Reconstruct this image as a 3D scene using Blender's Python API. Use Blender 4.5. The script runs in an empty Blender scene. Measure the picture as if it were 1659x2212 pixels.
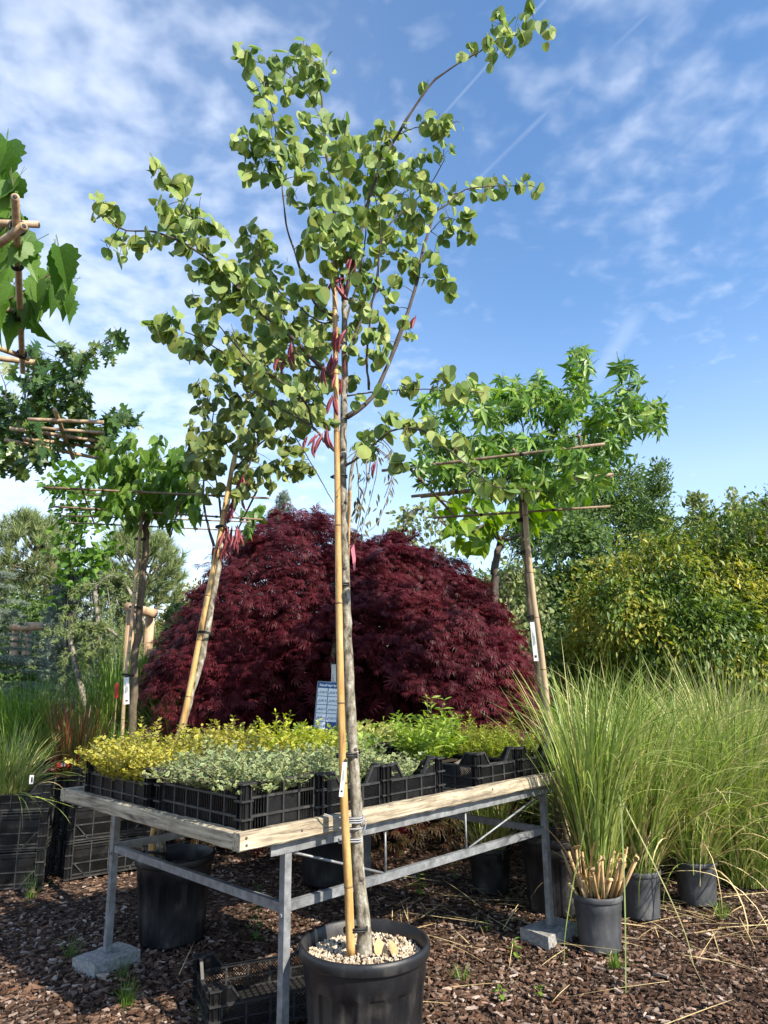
import bpy, math, random
import numpy as np
from mathutils import Matrix, Vector

# ------------------------------------------------------------------ scene, camera, sky, sun
random.seed(7)
RNG = np.random.default_rng(11)
S = bpy.context.scene
COL = S.collection
PITCH, ROLL, FPX = 0.223, -0.0102, 2794.15 / 1.8228      # photo read on a 1659 x 2212 grid
CAM = np.array([0.0, 0.0, 1.5])
_R0 = np.array([1.0, 0, 0]); FWD = np.array([0, math.cos(PITCH), math.sin(PITCH)])
_U0 = np.array([0, -math.sin(PITCH), math.cos(PITCH)])
CX = _R0 * math.cos(ROLL) + _U0 * math.sin(ROLL)
CY = -_R0 * math.sin(ROLL) + _U0 * math.cos(ROLL)
cam_d = bpy.data.cameras.new('camera')
cam = bpy.data.objects.new('camera', cam_d); COL.objects.link(cam)
cam_d.sensor_fit = 'VERTICAL'; cam_d.sensor_height = 36.0
cam_d.lens = 36.0 * FPX / 2212.0
cam_d.clip_start = 0.05; cam_d.clip_end = 2000
cam.matrix_world = Matrix(((CX[0], CY[0], -FWD[0], CAM[0]), (CX[1], CY[1], -FWD[1], CAM[1]),
                           (CX[2], CY[2], -FWD[2], CAM[2]), (0, 0, 0, 1)))
S.camera = cam

SUN_DIR = np.array([0.76, -0.65, 0.0]); SUN_DIR /= np.linalg.norm(SUN_DIR)
SUN_EL = math.radians(38)
SUN_V = np.array([SUN_DIR[0] * math.cos(SUN_EL), SUN_DIR[1] * math.cos(SUN_EL), math.sin(SUN_EL)])
sun_d = bpy.data.lights.new('sun', 'SUN'); sun_d.energy = 5.0; sun_d.angle = math.radians(0.53); sun_d.color = (1.0, 0.91, 0.76)
sun = bpy.data.objects.new('sun', sun_d); COL.objects.link(sun)
sun.rotation_euler = Vector(SUN_V).to_track_quat('Z', 'Y').to_euler(); sun.location = (8, -7, 12)

S.view_settings.view_transform = 'Standard'; S.view_settings.look = 'None'
S.view_settings.exposure = 0.9; S.view_settings.gamma = 1.0; S.view_settings.use_curve_mapping = False
S.cycles.max_bounces = 8; S.cycles.diffuse_bounces = 3; S.cycles.transparent_max_bounces = 6
S.cycles.use_denoising = True

def ray(u, v): return FWD + CX * (u - 829.5) / FPX - CY * (v - 1106.0) / FPX
def P(u, v, Y):
    d = ray(u, v); return CAM + d * (Y / d[1])
def G(u, v, z=0.0):
    d = ray(u, v); return CAM + d * ((z - CAM[2]) / d[2])
def unit(d): d = np.asarray(d, float); return d / np.linalg.norm(d)

W = bpy.data.worlds.new('World'); S.world = W; W.use_nodes = True
def build_sky():
    nt = W.node_tree; N = nt.nodes; L = nt.links
    bg = N['Background']; bg.inputs['Strength'].default_value = 0.15
    sky = N.new('ShaderNodeTexSky'); sky.sky_type = 'NISHITA'; sky.sun_disc = False
    sky.sun_elevation = SUN_EL; sky.sun_rotation = math.atan2(SUN_DIR[0], SUN_DIR[1])
    sky.air_density = 1.0; sky.dust_density = 0.25; sky.ozone_density = 1.6; sky.altitude = 300
    tc = N.new('ShaderNodeTexCoord')
    def M(op, a, b=None, c=None, clamp=False):
        n = N.new('ShaderNodeMath'); n.operation = op; n.use_clamp = clamp
        for i, x in enumerate((a, b, c)):
            if x is None: continue
            if isinstance(x, (int, float)): n.inputs[i].default_value = x
            else: L.new(x, n.inputs[i])
        return n.outputs[0]
    def DOT(vec):
        n = N.new('ShaderNodeVectorMath'); n.operation = 'DOT_PRODUCT'
        L.new(tc.outputs['Generated'], n.inputs[0]); n.inputs[1].default_value = tuple(vec); return n.outputs['Value']
    def ramp(x, lo, hi):
        n = N.new('ShaderNodeMapRange'); n.interpolation_type = 'SMOOTHSTEP'
        L.new(x, n.inputs[0]); n.inputs[1].default_value = lo; n.inputs[2].default_value = hi; return n.outputs[0]
    def noise(vec, scale, det, rough, dist=0.0):
        n = N.new('ShaderNodeTexNoise'); L.new(vec, n.inputs['Vector']); n.inputs['Scale'].default_value = scale
        n.inputs['Detail'].default_value = det; n.inputs['Roughness'].default_value = rough; n.inputs['Distortion'].default_value = dist
        return n.outputs['Fac']
    sep = N.new('ShaderNodeSeparateXYZ'); L.new(tc.outputs['Generated'], sep.inputs[0])
    zz = M('ADD', M('MAXIMUM', sep.outputs[2], 0.0), 0.16)
    comb = N.new('ShaderNodeCombineXYZ')
    L.new(M('DIVIDE', sep.outputs[0], zz), comb.inputs[0]); L.new(M('DIVIDE', sep.outputs[1], zz), comb.inputs[1])
    uv = comb.outputs[0]
    # thin sheet of small puffs, thicker to the west (left) and towards the horizon
    puff = M('ADD', M('MULTIPLY', noise(uv, 15.0, 3, 0.5, 0.15), 0.62), M('MULTIPLY', noise(uv, 5.0, 3, 0.5, 0.3), 0.38))
    broad = noise(uv, 1.5, 2, 0.5, 0.2)
    west = ramp(DOT((-1, 0.10, -0.15)), -0.25, 0.45)
    low = ramp(sep.outputs[2], 0.50, 0.04)
    cover = M('ADD', M('MULTIPLY', west, 0.36), M('ADD', M('MULTIPLY', low, 0.10), M('MULTIPLY', M('SUBTRACT', broad, 0.5), 0.35)))
    topr = M('MULTIPLY', ramp(DOT(unit(ray(1560, 230))), 0.955, 0.995), 0.15)
    dens = M('ADD', M('SUBTRACT', puff, 0.70), M('ADD', cover, topr))
    cl = M('MULTIPLY', ramp(dens, -0.18, 0.36), 0.64)
    veil = M('MULTIPLY', M('ADD', M('MULTIPLY', west, 0.16), M('MULTIPLY', low, 0.36)), M('ADD', 0.45, broad))
    fac = M('MAXIMUM', cl, veil)
    # contrails: thin bands about great circles through two sky directions
    def trail(a, b, w, amt, lo, hi):
        d1, d2 = unit(ray(*a)), unit(ray(*b)); n = unit(np.cross(d1, d2)); mid = unit(d1 + d2)
        k = M('ABSOLUTE', DOT(n)); band = ramp(k, w, 0.0)
        ends = ramp(DOT(mid), lo, hi)
        return M('MULTIPLY', M('MULTIPLY', band, ends), M('MULTIPLY', M('ADD', noise(uv, 14, 3, .6), 0.25), amt))
    t = M('MAXIMUM', trail((1340, 88), (1030, 390), 0.0045, 0.11, 0.955, 0.985), trail((1040, 155), (880, 335), 0.003, 0.17, 0.965, 0.985))
    t = M('MAXIMUM', t, trail((1370, 690), (1290, 815), 0.022, 0.22, 0.9975, 0.9995))
    fac = M('MAXIMUM', fac, t, None, True)
    mix = N.new('ShaderNodeMix'); mix.data_type = 'RGBA'
    L.new(fac, mix.inputs[0]); hs = N.new('ShaderNodeHueSaturation'); hs.inputs['Saturation'].default_value = 1.14; L.new(sky.outputs[0], hs.inputs['Color']); L.new(hs.outputs[0], mix.inputs[6]); mix.inputs[7].default_value = (4.3, 4.65, 5.3, 1)
    L.new(mix.outputs[2], bg.inputs['Color'])
build_sky()

# ------------------------------------------------------------------ helpers
def link(name, data, parent=None):
    o = bpy.data.objects.new(name, data); COL.objects.link(o)
    if parent is not None: o.parent = parent
    return o
def tag(o, label=None, cat=None, group=None, kind=None):
    if label: o['label'] = label
    if cat: o['category'] = cat
    if group: o['group'] = group
    if kind: o['kind'] = kind
    return o
def thing(name, label, cat, loc=(0, 0, 0), group=None, rotz=0.0):
    o = bpy.data.objects.new(name, None); COL.objects.link(o)
    o.location = tuple(loc); o.rotation_euler = (0, 0, rotz); o.empty_display_size = 0.1
    return tag(o, label, cat, group)

def raw_mesh(name, V, loops, counts, mats, midx=None, smooth=False):
    me = bpy.data.meshes.new(name)
    V = np.asarray(V, np.float32); loops = np.asarray(loops, np.int32); counts = np.asarray(counts, np.int32)
    me.vertices.add(len(V)); me.vertices.foreach_set('co', V.ravel())
    me.loops.add(len(loops)); me.loops.foreach_set('vertex_index', loops)
    me.polygons.add(len(counts))
    st = np.zeros(len(counts), np.int32); st[1:] = np.cumsum(counts)[:-1]
    me.polygons.foreach_set('loop_start', st); me.polygons.foreach_set('loop_total', counts)
    for m in (mats if isinstance(mats, (list, tuple)) else [mats]): me.materials.append(m)
    if midx is not None: me.polygons.foreach_set('material_index', np.asarray(midx, np.int32))
    me.polygons.foreach_set('use_smooth', np.full(len(counts), bool(smooth)))
    me.update(calc_edges=True)
    return me

class MB:
    """collects shapes into one mesh"""
    def __init__(s): s.v = []; s.f = []; s.m = []
    def add(s, V, F, mi=0):
        b = len(s.v); s.v.extend([tuple(float(c) for c in p) for p in V])
        s.f.extend([[i + b for i in f] for f in F]); s.m.extend([mi] * len(F)); return s
    def box(s, c, d, mi=0, R=None):
        c = np.asarray(c, float); h = np.asarray(d, float) / 2
        V = np.array([[x, y, z] for z in (-1, 1) for y in (-1, 1) for x in (-1, 1)], float) * h
        if R is not None: V = V @ np.asarray(R).T
        return s.add(V + c, [[0, 2, 3, 1], [4, 5, 7, 6], [0, 1, 5, 4], [2, 6, 7, 3], [0, 4, 6, 2], [1, 3, 7, 5]], mi)
    def bar(s, a, b, w, t, mi=0, up=(0, 0, 1)):
        a = np.asarray(a, float); b = np.asarray(b, float); d = b - a; L = np.linalg.norm(d); x = d / L
        y = np.cross(up, x)
        if np.linalg.norm(y) < 1e-4: y = np.cross((0, 1, 0), x)
        y /= np.linalg.norm(y); z = np.cross(x, y)
        return s.box((a + b) / 2, (L, w, t), mi, np.stack([x, y, z], 1))
    def tube(s, pts, rad, n=8, mi=0, cap=True):
        pts = np.asarray(pts, float); k = len(pts); rad = np.broadcast_to(np.asarray(rad, float), (k,))
        T = np.gradient(pts, axis=0); T /= np.linalg.norm(T, axis=1)[:, None] + 1e-9
        ref = np.array([0, 0, 1.0]) if abs(T[0, 2]) < 0.9 else np.array([1.0, 0, 0])
        u = np.cross(T[0], ref); u /= np.linalg.norm(u); V = []
        a = np.arange(n) / n * 2 * math.pi
        for i in range(k):
            u = u - T[i] * (u @ T[i]); u /= np.linalg.norm(u) + 1e-9; w = np.cross(T[i], u)
            V.extend(pts[i] + rad[i] * (np.cos(a)[:, None] * u + np.sin(a)[:, None] * w))
        F = [[i * n + j, i * n + (j + 1) % n, (i + 1) * n + (j + 1) % n, (i + 1) * n + j] for i in range(k - 1) for j in range(n)]
        if cap: F += [list(range(n))[::-1], [(k - 1) * n + j for j in range(n)]]
        return s.add(V, F, mi)
    def lathe(s, prof, n=40, mi=0, center=(0, 0, 0), rfun=None):
        prof = np.asarray(prof, float); k = len(prof); a = np.arange(n) / n * 2 * math.pi; V = []
        for i in range(k):
            r = prof[i, 0] * (np.ones(n) if rfun is None else rfun(a, prof[i, 1]))
            V.extend(np.stack([r * np.cos(a), r * np.sin(a), np.full(n, prof[i, 1])], 1) + np.asarray(center))
        F = [[i * n + j, i * n + (j + 1) % n, (i + 1) * n + (j + 1) % n, (i + 1) * n + j] for i in range(k - 1) for j in range(n)]
        return s.add(V, F, mi)
    def mesh(s, name, mats, smooth=False):
        return raw_mesh(name, np.array(s.v), [i for f in s.f for i in f], [len(f) for f in s.f], mats, s.m, smooth)
    def build(s, name, mats, parent=None, smooth=False): return link(name, s.mesh(name, mats, smooth), parent)

def spline(pts, n):
    """Catmull-Rom through pts, n samples"""
    p = np.asarray(pts, float)
    if len(p) == 2: t = np.linspace(0, 1, n)[:, None]; return p[0] * (1 - t) + p[1] * t
    q = np.vstack([2 * p[0] - p[1], p, 2 * p[-1] - p[-2]]); t = np.linspace(0, len(p) - 1 - 1e-6, n); i = t.astype(int); f = (t - i)[:, None]
    a, b, c, d = q[i], q[i + 1], q[i + 2], q[i + 3]
    return 0.5 * (2 * b + (c - a) * f + (2 * a - 5 * b + 4 * c - d) * f ** 2 + (3 * b - a - 3 * c + d) * f ** 3)

def frames(t, n):
    """rotation matrices with local +Y along t and local +Z near n"""
    t = t / (np.linalg.norm(t, axis=1)[:, None] + 1e-9)
    n = n - t * np.sum(n * t, 1)[:, None]; n = n / (np.linalg.norm(n, axis=1)[:, None] + 1e-9)
    x = np.cross(t, n); return np.stack([x, t, n], 2)
def rdir(k): d = RNG.normal(size=(k, 3)); return d / np.linalg.norm(d, axis=1)[:, None]

def scatter_mesh(name, temps, pos, R, sc, mats, smooth=True):
    """one mesh with a copy of a template at each place; temps: list of (V, F, M)"""
    pos = np.asarray(pos, float); n = len(pos); pick = RNG.integers(0, len(temps), n); sc = np.broadcast_to(np.asarray(sc, float), (n,))
    VV, LL, CC, MM = [], [], [], []; off = 0
    for k, (V, F, M) in enumerate(temps):
        ids = np.where(pick == k)[0]
        if not len(ids): continue
        V = np.asarray(V, float); X = np.einsum('nij,vj->nvi', R[ids], V) * sc[ids][:, None, None] + pos[ids][:, None, :]
        fl = np.array([i for f in F for i in f]); fc = np.array([len(f) for f in F])
        VV.append(X.reshape(-1, 3)); LL.append((fl[None, :] + (off + np.arange(len(ids)) * len(V))[:, None]).ravel())
        CC.append(np.tile(fc, len(ids))); MM.append(np.tile(M, len(ids))); off += len(ids) * len(V)
    return raw_mesh(name, np.vstack(VV), np.concatenate(LL), np.concatenate(CC), mats, np.concatenate(MM), smooth)

def temp_meshes(name, temps, mats):
    return [raw_mesh(name, V, [i for f in F for i in f], [len(f) for f in F], mats, M, True) for V, F, M in temps]

# ------------------------------------------------------------------ materials
def newmat(name):
    m = bpy.data.materials.new(name); m.use_nodes = True; return m, m.node_tree.nodes, m.node_tree.links, m.node_tree.nodes['Principled BSDF']
def setramp(node, stops):
    cr = node.color_ramp
    while len(cr.elements) < len(stops): cr.elements.new(0.5)
    for e, (p, c) in zip(cr.elements, stops): e.position = p; e.color = (*c, 1)
def leaf_mat(name, cols, trans=0.32, rough=0.45, back=1.25, spec=0.35, noise_amt=0.25, nscale=25, patch=None):
    """leaf: hue picked per leaf (its island and its object), paler underside, light shining through"""
    m, N, L, bs = newmat(name)
    geo = N.new('ShaderNodeNewGeometry'); oi = N.new('ShaderNodeObjectInfo')
    ad = N.new('ShaderNodeMath'); ad.operation = 'ADD'; L.new(geo.outputs['Random Per Island'], ad.inputs[0]); L.new(oi.outputs['Random'], ad.inputs[1])
    fr = N.new('ShaderNodeMath'); fr.operation = 'FRACT'; L.new(ad.outputs[0], fr.inputs[0])
    rp = N.new('ShaderNodeValToRGB'); setramp(rp, [(i / max(1, len(cols) - 1), c) for i, c in enumerate(cols)]); tx = N.new('ShaderNodeTexCoord')
    if patch:      # drifts of one hue over part of the plant
        pn = N.new('ShaderNodeTexNoise'); pn.inputs['Scale'].default_value = patch[0]; pn.inputs['Detail'].default_value = 2; L.new(tx.outputs['Object'], pn.inputs['Vector'])
        m1 = N.new('ShaderNodeMath'); m1.operation = 'MULTIPLY_ADD'; L.new(pn.outputs['Fac'], m1.inputs[0]); m1.inputs[1].default_value = patch[1]; m1.inputs[2].default_value = patch[2]
        m2 = N.new('ShaderNodeMath'); m2.operation = 'MULTIPLY_ADD'; m2.use_clamp = True; L.new(fr.outputs[0], m2.inputs[0]); m2.inputs[1].default_value = patch[3]; L.new(m1.outputs[0], m2.inputs[2]); L.new(m2.outputs[0], rp.inputs[0])
    else: L.new(fr.outputs[0], rp.inputs[0])
    nz = N.new('ShaderNodeTexNoise'); nz.inputs['Scale'].default_value = nscale; nz.inputs['Detail'].default_value = 3
    L.new(tx.outputs['Object'], nz.inputs['Vector'])
    mr = N.new('ShaderNodeMapRange'); L.new(nz.outputs['Fac'], mr.inputs[0]); mr.inputs[1].default_value = 0.3; mr.inputs[2].default_value = 0.7
    mr.inputs[3].default_value = 1 - noise_amt; mr.inputs[4].default_value = 1 + noise_amt
    bk = N.new('ShaderNodeMapRange'); L.new(geo.outputs['Backfacing'], bk.inputs[0]); bk.inputs[3].default_value = 1.0; bk.inputs[4].default_value = back
    mu = N.new('ShaderNodeMath'); mu.operation = 'MULTIPLY'; L.new(mr.outputs[0], mu.inputs[0]); L.new(bk.outputs[0], mu.inputs[1])
    vm = N.new('ShaderNodeVectorMath'); vm.operation = 'SCALE'; L.new(rp.outputs[0], vm.inputs[0]); L.new(mu.outputs[0], vm.inputs['Scale'])
    L.new(vm.outputs[0], bs.inputs['Base Color']); bs.inputs['Roughness'].default_value = rough; bs.inputs['Specular IOR Level'].default_value = spec
    tr = N.new('ShaderNodeBsdfTranslucent'); hs = N.new('ShaderNodeHueSaturation'); hs.inputs['Saturation'].default_value = 1.15; hs.inputs['Value'].default_value = 1.25
    L.new(vm.outputs[0], hs.inputs['Color']); L.new(hs.outputs[0], tr.inputs['Color'])
    mx = N.new('ShaderNodeMixShader'); mx.inputs[0].default_value = trans; L.new(bs.outputs[0], mx.inputs[1]); L.new(tr.outputs[0], mx.inputs[2])
    L.new(mx.outputs[0], N['Material Output'].inputs['Surface'])
    return m
def noise_mat(name, stops, scale=(6, 6, 6), det=5, rough=0.7, bump=0.3, bscale=40, metal=0.0, spec=0.4, coord='Object', bdist=0.004, rr=None):
    m, N, L, bs = newmat(name)
    tx = N.new('ShaderNodeTexCoord'); mp = N.new('ShaderNodeMapping'); mp.inputs['Scale'].default_value = scale; L.new(tx.outputs[coord], mp.inputs[0])
    oi = N.new('ShaderNodeObjectInfo'); ml = N.new('ShaderNodeMath'); ml.operation = 'MULTIPLY'; ml.inputs[1].default_value = 37.0; L.new(oi.outputs['Random'], ml.inputs[0])
    L.new(ml.outputs[0], mp.inputs['Location'])
    nz = N.new('ShaderNodeTexNoise'); nz.inputs['Scale'].default_value = 1.0; nz.inputs['Detail'].default_value = det; nz.inputs['Roughness'].default_value = 0.6; L.new(mp.outputs[0], nz.inputs['Vector'])
    rp = N.new('ShaderNodeValToRGB'); setramp(rp, stops); L.new(nz.outputs['Fac'], rp.inputs[0]); L.new(rp.outputs[0], bs.inputs['Base Color'])
    bs.inputs['Roughness'].default_value = rough; bs.inputs['Metallic'].default_value = metal; bs.inputs['Specular IOR Level'].default_value = spec
    if rr:
        r2 = N.new('ShaderNodeMapRange'); L.new(nz.outputs['Fac'], r2.inputs[0]); r2.inputs[1].default_value = .3; r2.inputs[2].default_value = .7
        r2.inputs[3].default_value = rr[0]; r2.inputs[4].default_value = rr[1]; L.new(r2.outputs[0], bs.inputs['Roughness'])
    if bump:
        n2 = N.new('ShaderNodeTexNoise'); n2.inputs['Scale'].default_value = bscale; n2.inputs['Detail'].default_value = 4; L.new(mp.outputs[0] if bscale < 0 else tx.outputs[coord], n2.inputs['Vector'])
        bp = N.new('ShaderNodeBump'); bp.inputs['Strength'].default_value = bump; bp.inputs['Distance'].default_value = bdist
        L.new(n2.outputs['Fac'], bp.inputs['Height']); L.new(bp.outputs[0], bs.inputs['Normal'])
    return m
def plain(name, col, rough=0.6, spec=0.4):
    m, N, L, bs = newmat(name); bs.inputs['Base Color'].default_value = (*col, 1); bs.inputs['Roughness'].default_value = rough; bs.inputs['Specular IOR Level'].default_value = spec
    return m

M = {}
M['plastic'] = noise_mat('black_plastic', [(0.3, (0.004, 0.004, 0.0045)), (0.62, (0.008, 0.008, 0.009)), (0.82, (0.03, 0.029, 0.028))], (9, 9, 9), 6, 0.36, 0.08, 120, spec=0.45, rr=(0.25, 0.5))
M['rib'] = noise_mat('dusty_highlight_plastic', [(0.3, (0.012, 0.012, 0.013)), (0.55, (0.030, 0.030, 0.030)), (0.8, (0.09, 0.086, 0.082))], (16, 16, 16), 6, 0.5, 0.1, 120, spec=0.5)  # crate ribs and rails: dust plus edge highlights put into the lighter colour
M['pot'] = noise_mat('pot_plastic', [(0.3, (0.007, 0.0075, 0.009)), (0.52, (0.013, 0.0135, 0.016)), (0.64, (0.04, 0.038, 0.036)), (0.78, (0.11, 0.10, 0.088))], (9, 9, 6), 8, 0.45, 0.15, 90, spec=0.5, rr=(0.35, 0.6))
M['dusty_pot'] = noise_mat('dusty_pot_plastic', [(0.3, (0.03, 0.032, 0.036)), (0.55, (0.07, 0.073, 0.08)), (0.75, (0.16, 0.155, 0.145))], (9, 9, 5), 7, 0.65, 0.2, 60)
M['steel'] = noise_mat('galvanised_steel', [(0.3, (0.15, 0.158, 0.165)), (0.55, (0.25, 0.26, 0.27)), (0.8, (0.38, 0.39, 0.40))], (22, 22, 22), 4, 0.45, 0.1, 80, metal=0.35, rr=(0.38, 0.62))
M['concrete'] = noise_mat('concrete', [(0.25, (0.13, 0.125, 0.12)), (0.5, (0.27, 0.265, 0.255)), (0.75, (0.4, 0.395, 0.38))], (60, 60, 60), 5, 0.9, 0.8, 110)
M['soil'] = noise_mat('potting_soil', [(0.3, (0.012, 0.009, 0.007)), (0.6, (0.035, 0.025, 0.018)), (0.8, (0.08, 0.06, 0.045))], (40, 40, 40), 6, 0.95, 0.9, 90, bdist=0.01)
M['bark'] = noise_mat('grey_bark', [(0.34, (0.05, 0.042, 0.03)), (0.45, (0.17, 0.15, 0.11)), (0.55, (0.26, 0.235, 0.185)), (0.66, (0.42, 0.40, 0.34))], (45, 45, 22), 8, 0.85, 0.9, 150)
M['dark_bark'] = noise_mat('dark_bark', [(0.3, (0.035, 0.027, 0.022)), (0.55, (0.085, 0.068, 0.055)), (0.8, (0.17, 0.145, 0.12))], (30, 30, 12), 6, 0.85, 0.5, 100)
M['brown_bark'] = noise_mat('brown_bark', [(0.3, (0.06, 0.045, 0.03)), (0.55, (0.15, 0.115, 0.08)), (0.8, (0.27, 0.22, 0.16))], (30, 30, 8), 6, 0.85, 0.5, 100)
M['bamboo'] = noise_mat('golden_bamboo', [(0.30, (0.13, 0.075, 0.03)), (0.40, (0.34, 0.19, 0.06)), (0.52, (0.46, 0.28, 0.095)), (0.70, (0.55, 0.38, 0.17))], (38, 38, 5), 8, 0.48, 0.35, 70)
M['pale_bamboo'] = noise_mat('pale_bamboo', [(0.25, (0.23, 0.15, 0.085)), (0.5, (0.40, 0.29, 0.18)), (0.75, (0.52, 0.40, 0.27))], (30, 30, 3), 5, 0.45, 0.15, 50)
M['old_bamboo'] = noise_mat('weathered_bamboo', [(0.25, (0.10, 0.07, 0.045)), (0.5, (0.24, 0.17, 0.11)), (0.75, (0.38, 0.29, 0.19))], (30, 30, 3), 6, 0.6, 0.3, 60)
M['node'] = noise_mat('bamboo_node', [(0.3, (0.06, 0.035, 0.015)), (0.7, (0.26, 0.16, 0.07))], (60, 60, 60), 4, 0.6, 0.2, 90)
M['rubber'] = plain('black_rubber', (0.012, 0.012, 0.012), 0.55)
M['cord'] = plain('grey_twine', (0.30, 0.31, 0.33), 0.8)
M['white'] = plain('white_label', (0.78, 0.78, 0.76), 0.5)
M['ink'] = plain('black_ink', (0.03, 0.03, 0.035), 0.6)
M['red'] = plain('red_plastic', (0.55, 0.03, 0.03), 0.5)
M['pink'] = plain('pink_ribbon', (0.75, 0.22, 0.30), 0.5)
M['blue'] = plain('sign_blue', (0.02, 0.075, 0.21), 0.4)
M['log'] = noise_mat('debarked_log', [(0.25, (0.22, 0.12, 0.06)), (0.5, (0.43, 0.29, 0.18)), (0.75, (0.55, 0.42, 0.29))], (20, 20, 4), 5, 0.75, 0.3, 60)

def wood_mat():
    m, N, L, bs = newmat('weathered_timber')
    tx = N.new('ShaderNodeTexCoord'); mp = N.new('ShaderNodeMapping'); mp.inputs['Scale'].default_value = (3.0, 42, 42); L.new(tx.outputs['Object'], mp.inputs[0])
    n1 = N.new('ShaderNodeTexNoise'); n1.inputs['Scale'].default_value = 1.0; n1.inputs['Detail'].default_value = 8; n1.inputs['Roughness'].default_value = .68; n1.inputs['Distortion'].default_value = .6; L.new(mp.outputs[0], n1.inputs['Vector'])
    r1 = N.new('ShaderNodeValToRGB'); setramp(r1, [(0.33, (0.06, 0.05, 0.038)), (0.43, (0.25, 0.205, 0.145)), (0.54, (0.43, 0.365, 0.26)), (0.68, (0.60, 0.53, 0.40))]); L.new(n1.outputs[0], r1.inputs[0])
    n2 = N.new('ShaderNodeTexNoise'); n2.inputs['Scale'].default_value = 7; n2.inputs['Detail'].default_value = 7; n2.inputs['Roughness'].default_value = .7; L.new(tx.outputs['Object'], n2.inputs['Vector'])
    r2 = N.new('ShaderNodeMapRange'); L.new(n2.outputs[0], r2.inputs[0]); r2.inputs[1].default_value = .50; r2.inputs[2].default_value = .66
    # lichen and peeled grey skin on the upper side of the board
    geo = N.new('ShaderNodeNewGeometry'); sp = N.new('ShaderNodeSeparateXYZ'); L.new(geo.outputs['True Normal'], sp.inputs[0])
    up = N.new('ShaderNodeMapRange'); L.new(sp.outputs[2], up.inputs[0]); up.inputs[1].default_value = 0.2; up.inputs[2].default_value = .8; up.inputs[3].default_value = .35; up.inputs[4].default_value = .95
    ml = N.new('ShaderNodeMath'); ml.operation = 'MULTIPLY'; L.new(r2.outputs[0], ml.inputs[0]); L.new(up.outputs[0], ml.inputs[1])
    mx = N.new('ShaderNodeMix'); mx.data_type = 'RGBA'; L.new(ml.outputs[0], mx.inputs[0]); L.new(r1.outputs[0], mx.inputs[6]); mx.inputs[7].default_value = (0.10, 0.092, 0.08, 1)
    L.new(mx.outputs[2], bs.inputs['Base Color']); bs.inputs['Roughness'].default_value = .85; bs.inputs['Specular IOR Level'].default_value = .2
    bp = N.new('ShaderNodeBump'); bp.inputs['Strength'].default_value = .7; bp.inputs['Distance'].default_value = .004; L.new(n1.outputs[0], bp.inputs['Height']); L.new(bp.outputs[0], bs.inputs['Normal'])
    return m
M['timber'] = wood_mat()
# ------------------------------------------------------------------ leaf shapes (base at origin, tip at +Y, face +Z)
def half_leaf(outline, fold=0.25, curl=0.15, petiole=0.3, pw=0.02, wavy=0.0):
    """leaf from the right half of its outline, folded on the midrib"""
    o = np.array(outline, float); y0, y1 = 0.0, o[-1, 1]; V, F = [], []
    def z(x, y): return fold * abs(x) - curl * (y ** 2) + wavy * math.sin(9 * y) * abs(x)
    for sgn in (1, -1):
        b = len(V); ym = np.clip(o[:, 1], y0, y1)
        for (x, y), m in zip(o, ym): V.append((sgn * x, y, z(x, y))); V.append((0, m, z(0, m)))
        for i in range(len(o) - 1):
            q = [b + 2 * i, b + 2 * i + 2, b + 2 * i + 3, b + 2 * i + 1]
            if i == len(o) - 2: q = q[:2] + q[3:]
            if abs(ym[i] - ym[i + 1]) < 1e-6: q = [b + 2 * i, b + 2 * i + 2, b + 2 * i + 1]
            F.append(q if sgn > 0 else q[::-1])
    if petiole:
        b = len(V); V += [(-pw / 2, -petiole, 0.06), (pw / 2, -petiole, 0.06), (pw / 2, 0.02, 0), (-pw / 2, 0.02, 0)]; F.append([b, b + 1, b + 2, b + 3])
    return np.array(V), F, np.zeros(len(F), int)
def lobed(lobes, fold=0.12, droop=0.25, petiole=0.4, center=(0, 0.12), pw=0.02):
    """palmate leaf: lobes = (angle from tip, length, half width, where widest)"""
    V, F = [], []; c = np.array([center[0], center[1]])
    L = sorted(lobes, key=lambda l: l[0]); tips = []
    for a, ln, hw, wp in L:
        d = np.array([math.sin(a), math.cos(a)]); p = np.array([d[1], -d[0]])
        s1 = c + d * ln * wp - p * hw; s2 = c + d * ln * wp + p * hw; t = c + d * ln; mid = c + d * ln * wp
        b = len(V)
        V += [(*c, 0), (*s1, fold * hw * 2 - droop * (ln * wp) ** 2), (*mid, -droop * (ln * wp) ** 2), (*s2, fold * hw * 2 - droop * (ln * wp) ** 2), (*t, -droop * ln ** 2)]
        F += [[b, b + 2, b + 1], [b, b + 3, b + 2], [b + 1, b + 2, b + 4], [b + 2, b + 3, b + 4]]
    if petiole:
        b = len(V); V += [(-pw / 2, -petiole, 0.05), (pw / 2, -petiole, 0.05), (pw / 2, c[1], 0), (-pw / 2, c[1], 0)]; F.append([b, b + 1, b + 2, b + 3])
    return np.array(V), F, np.zeros(len(F), int)

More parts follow.
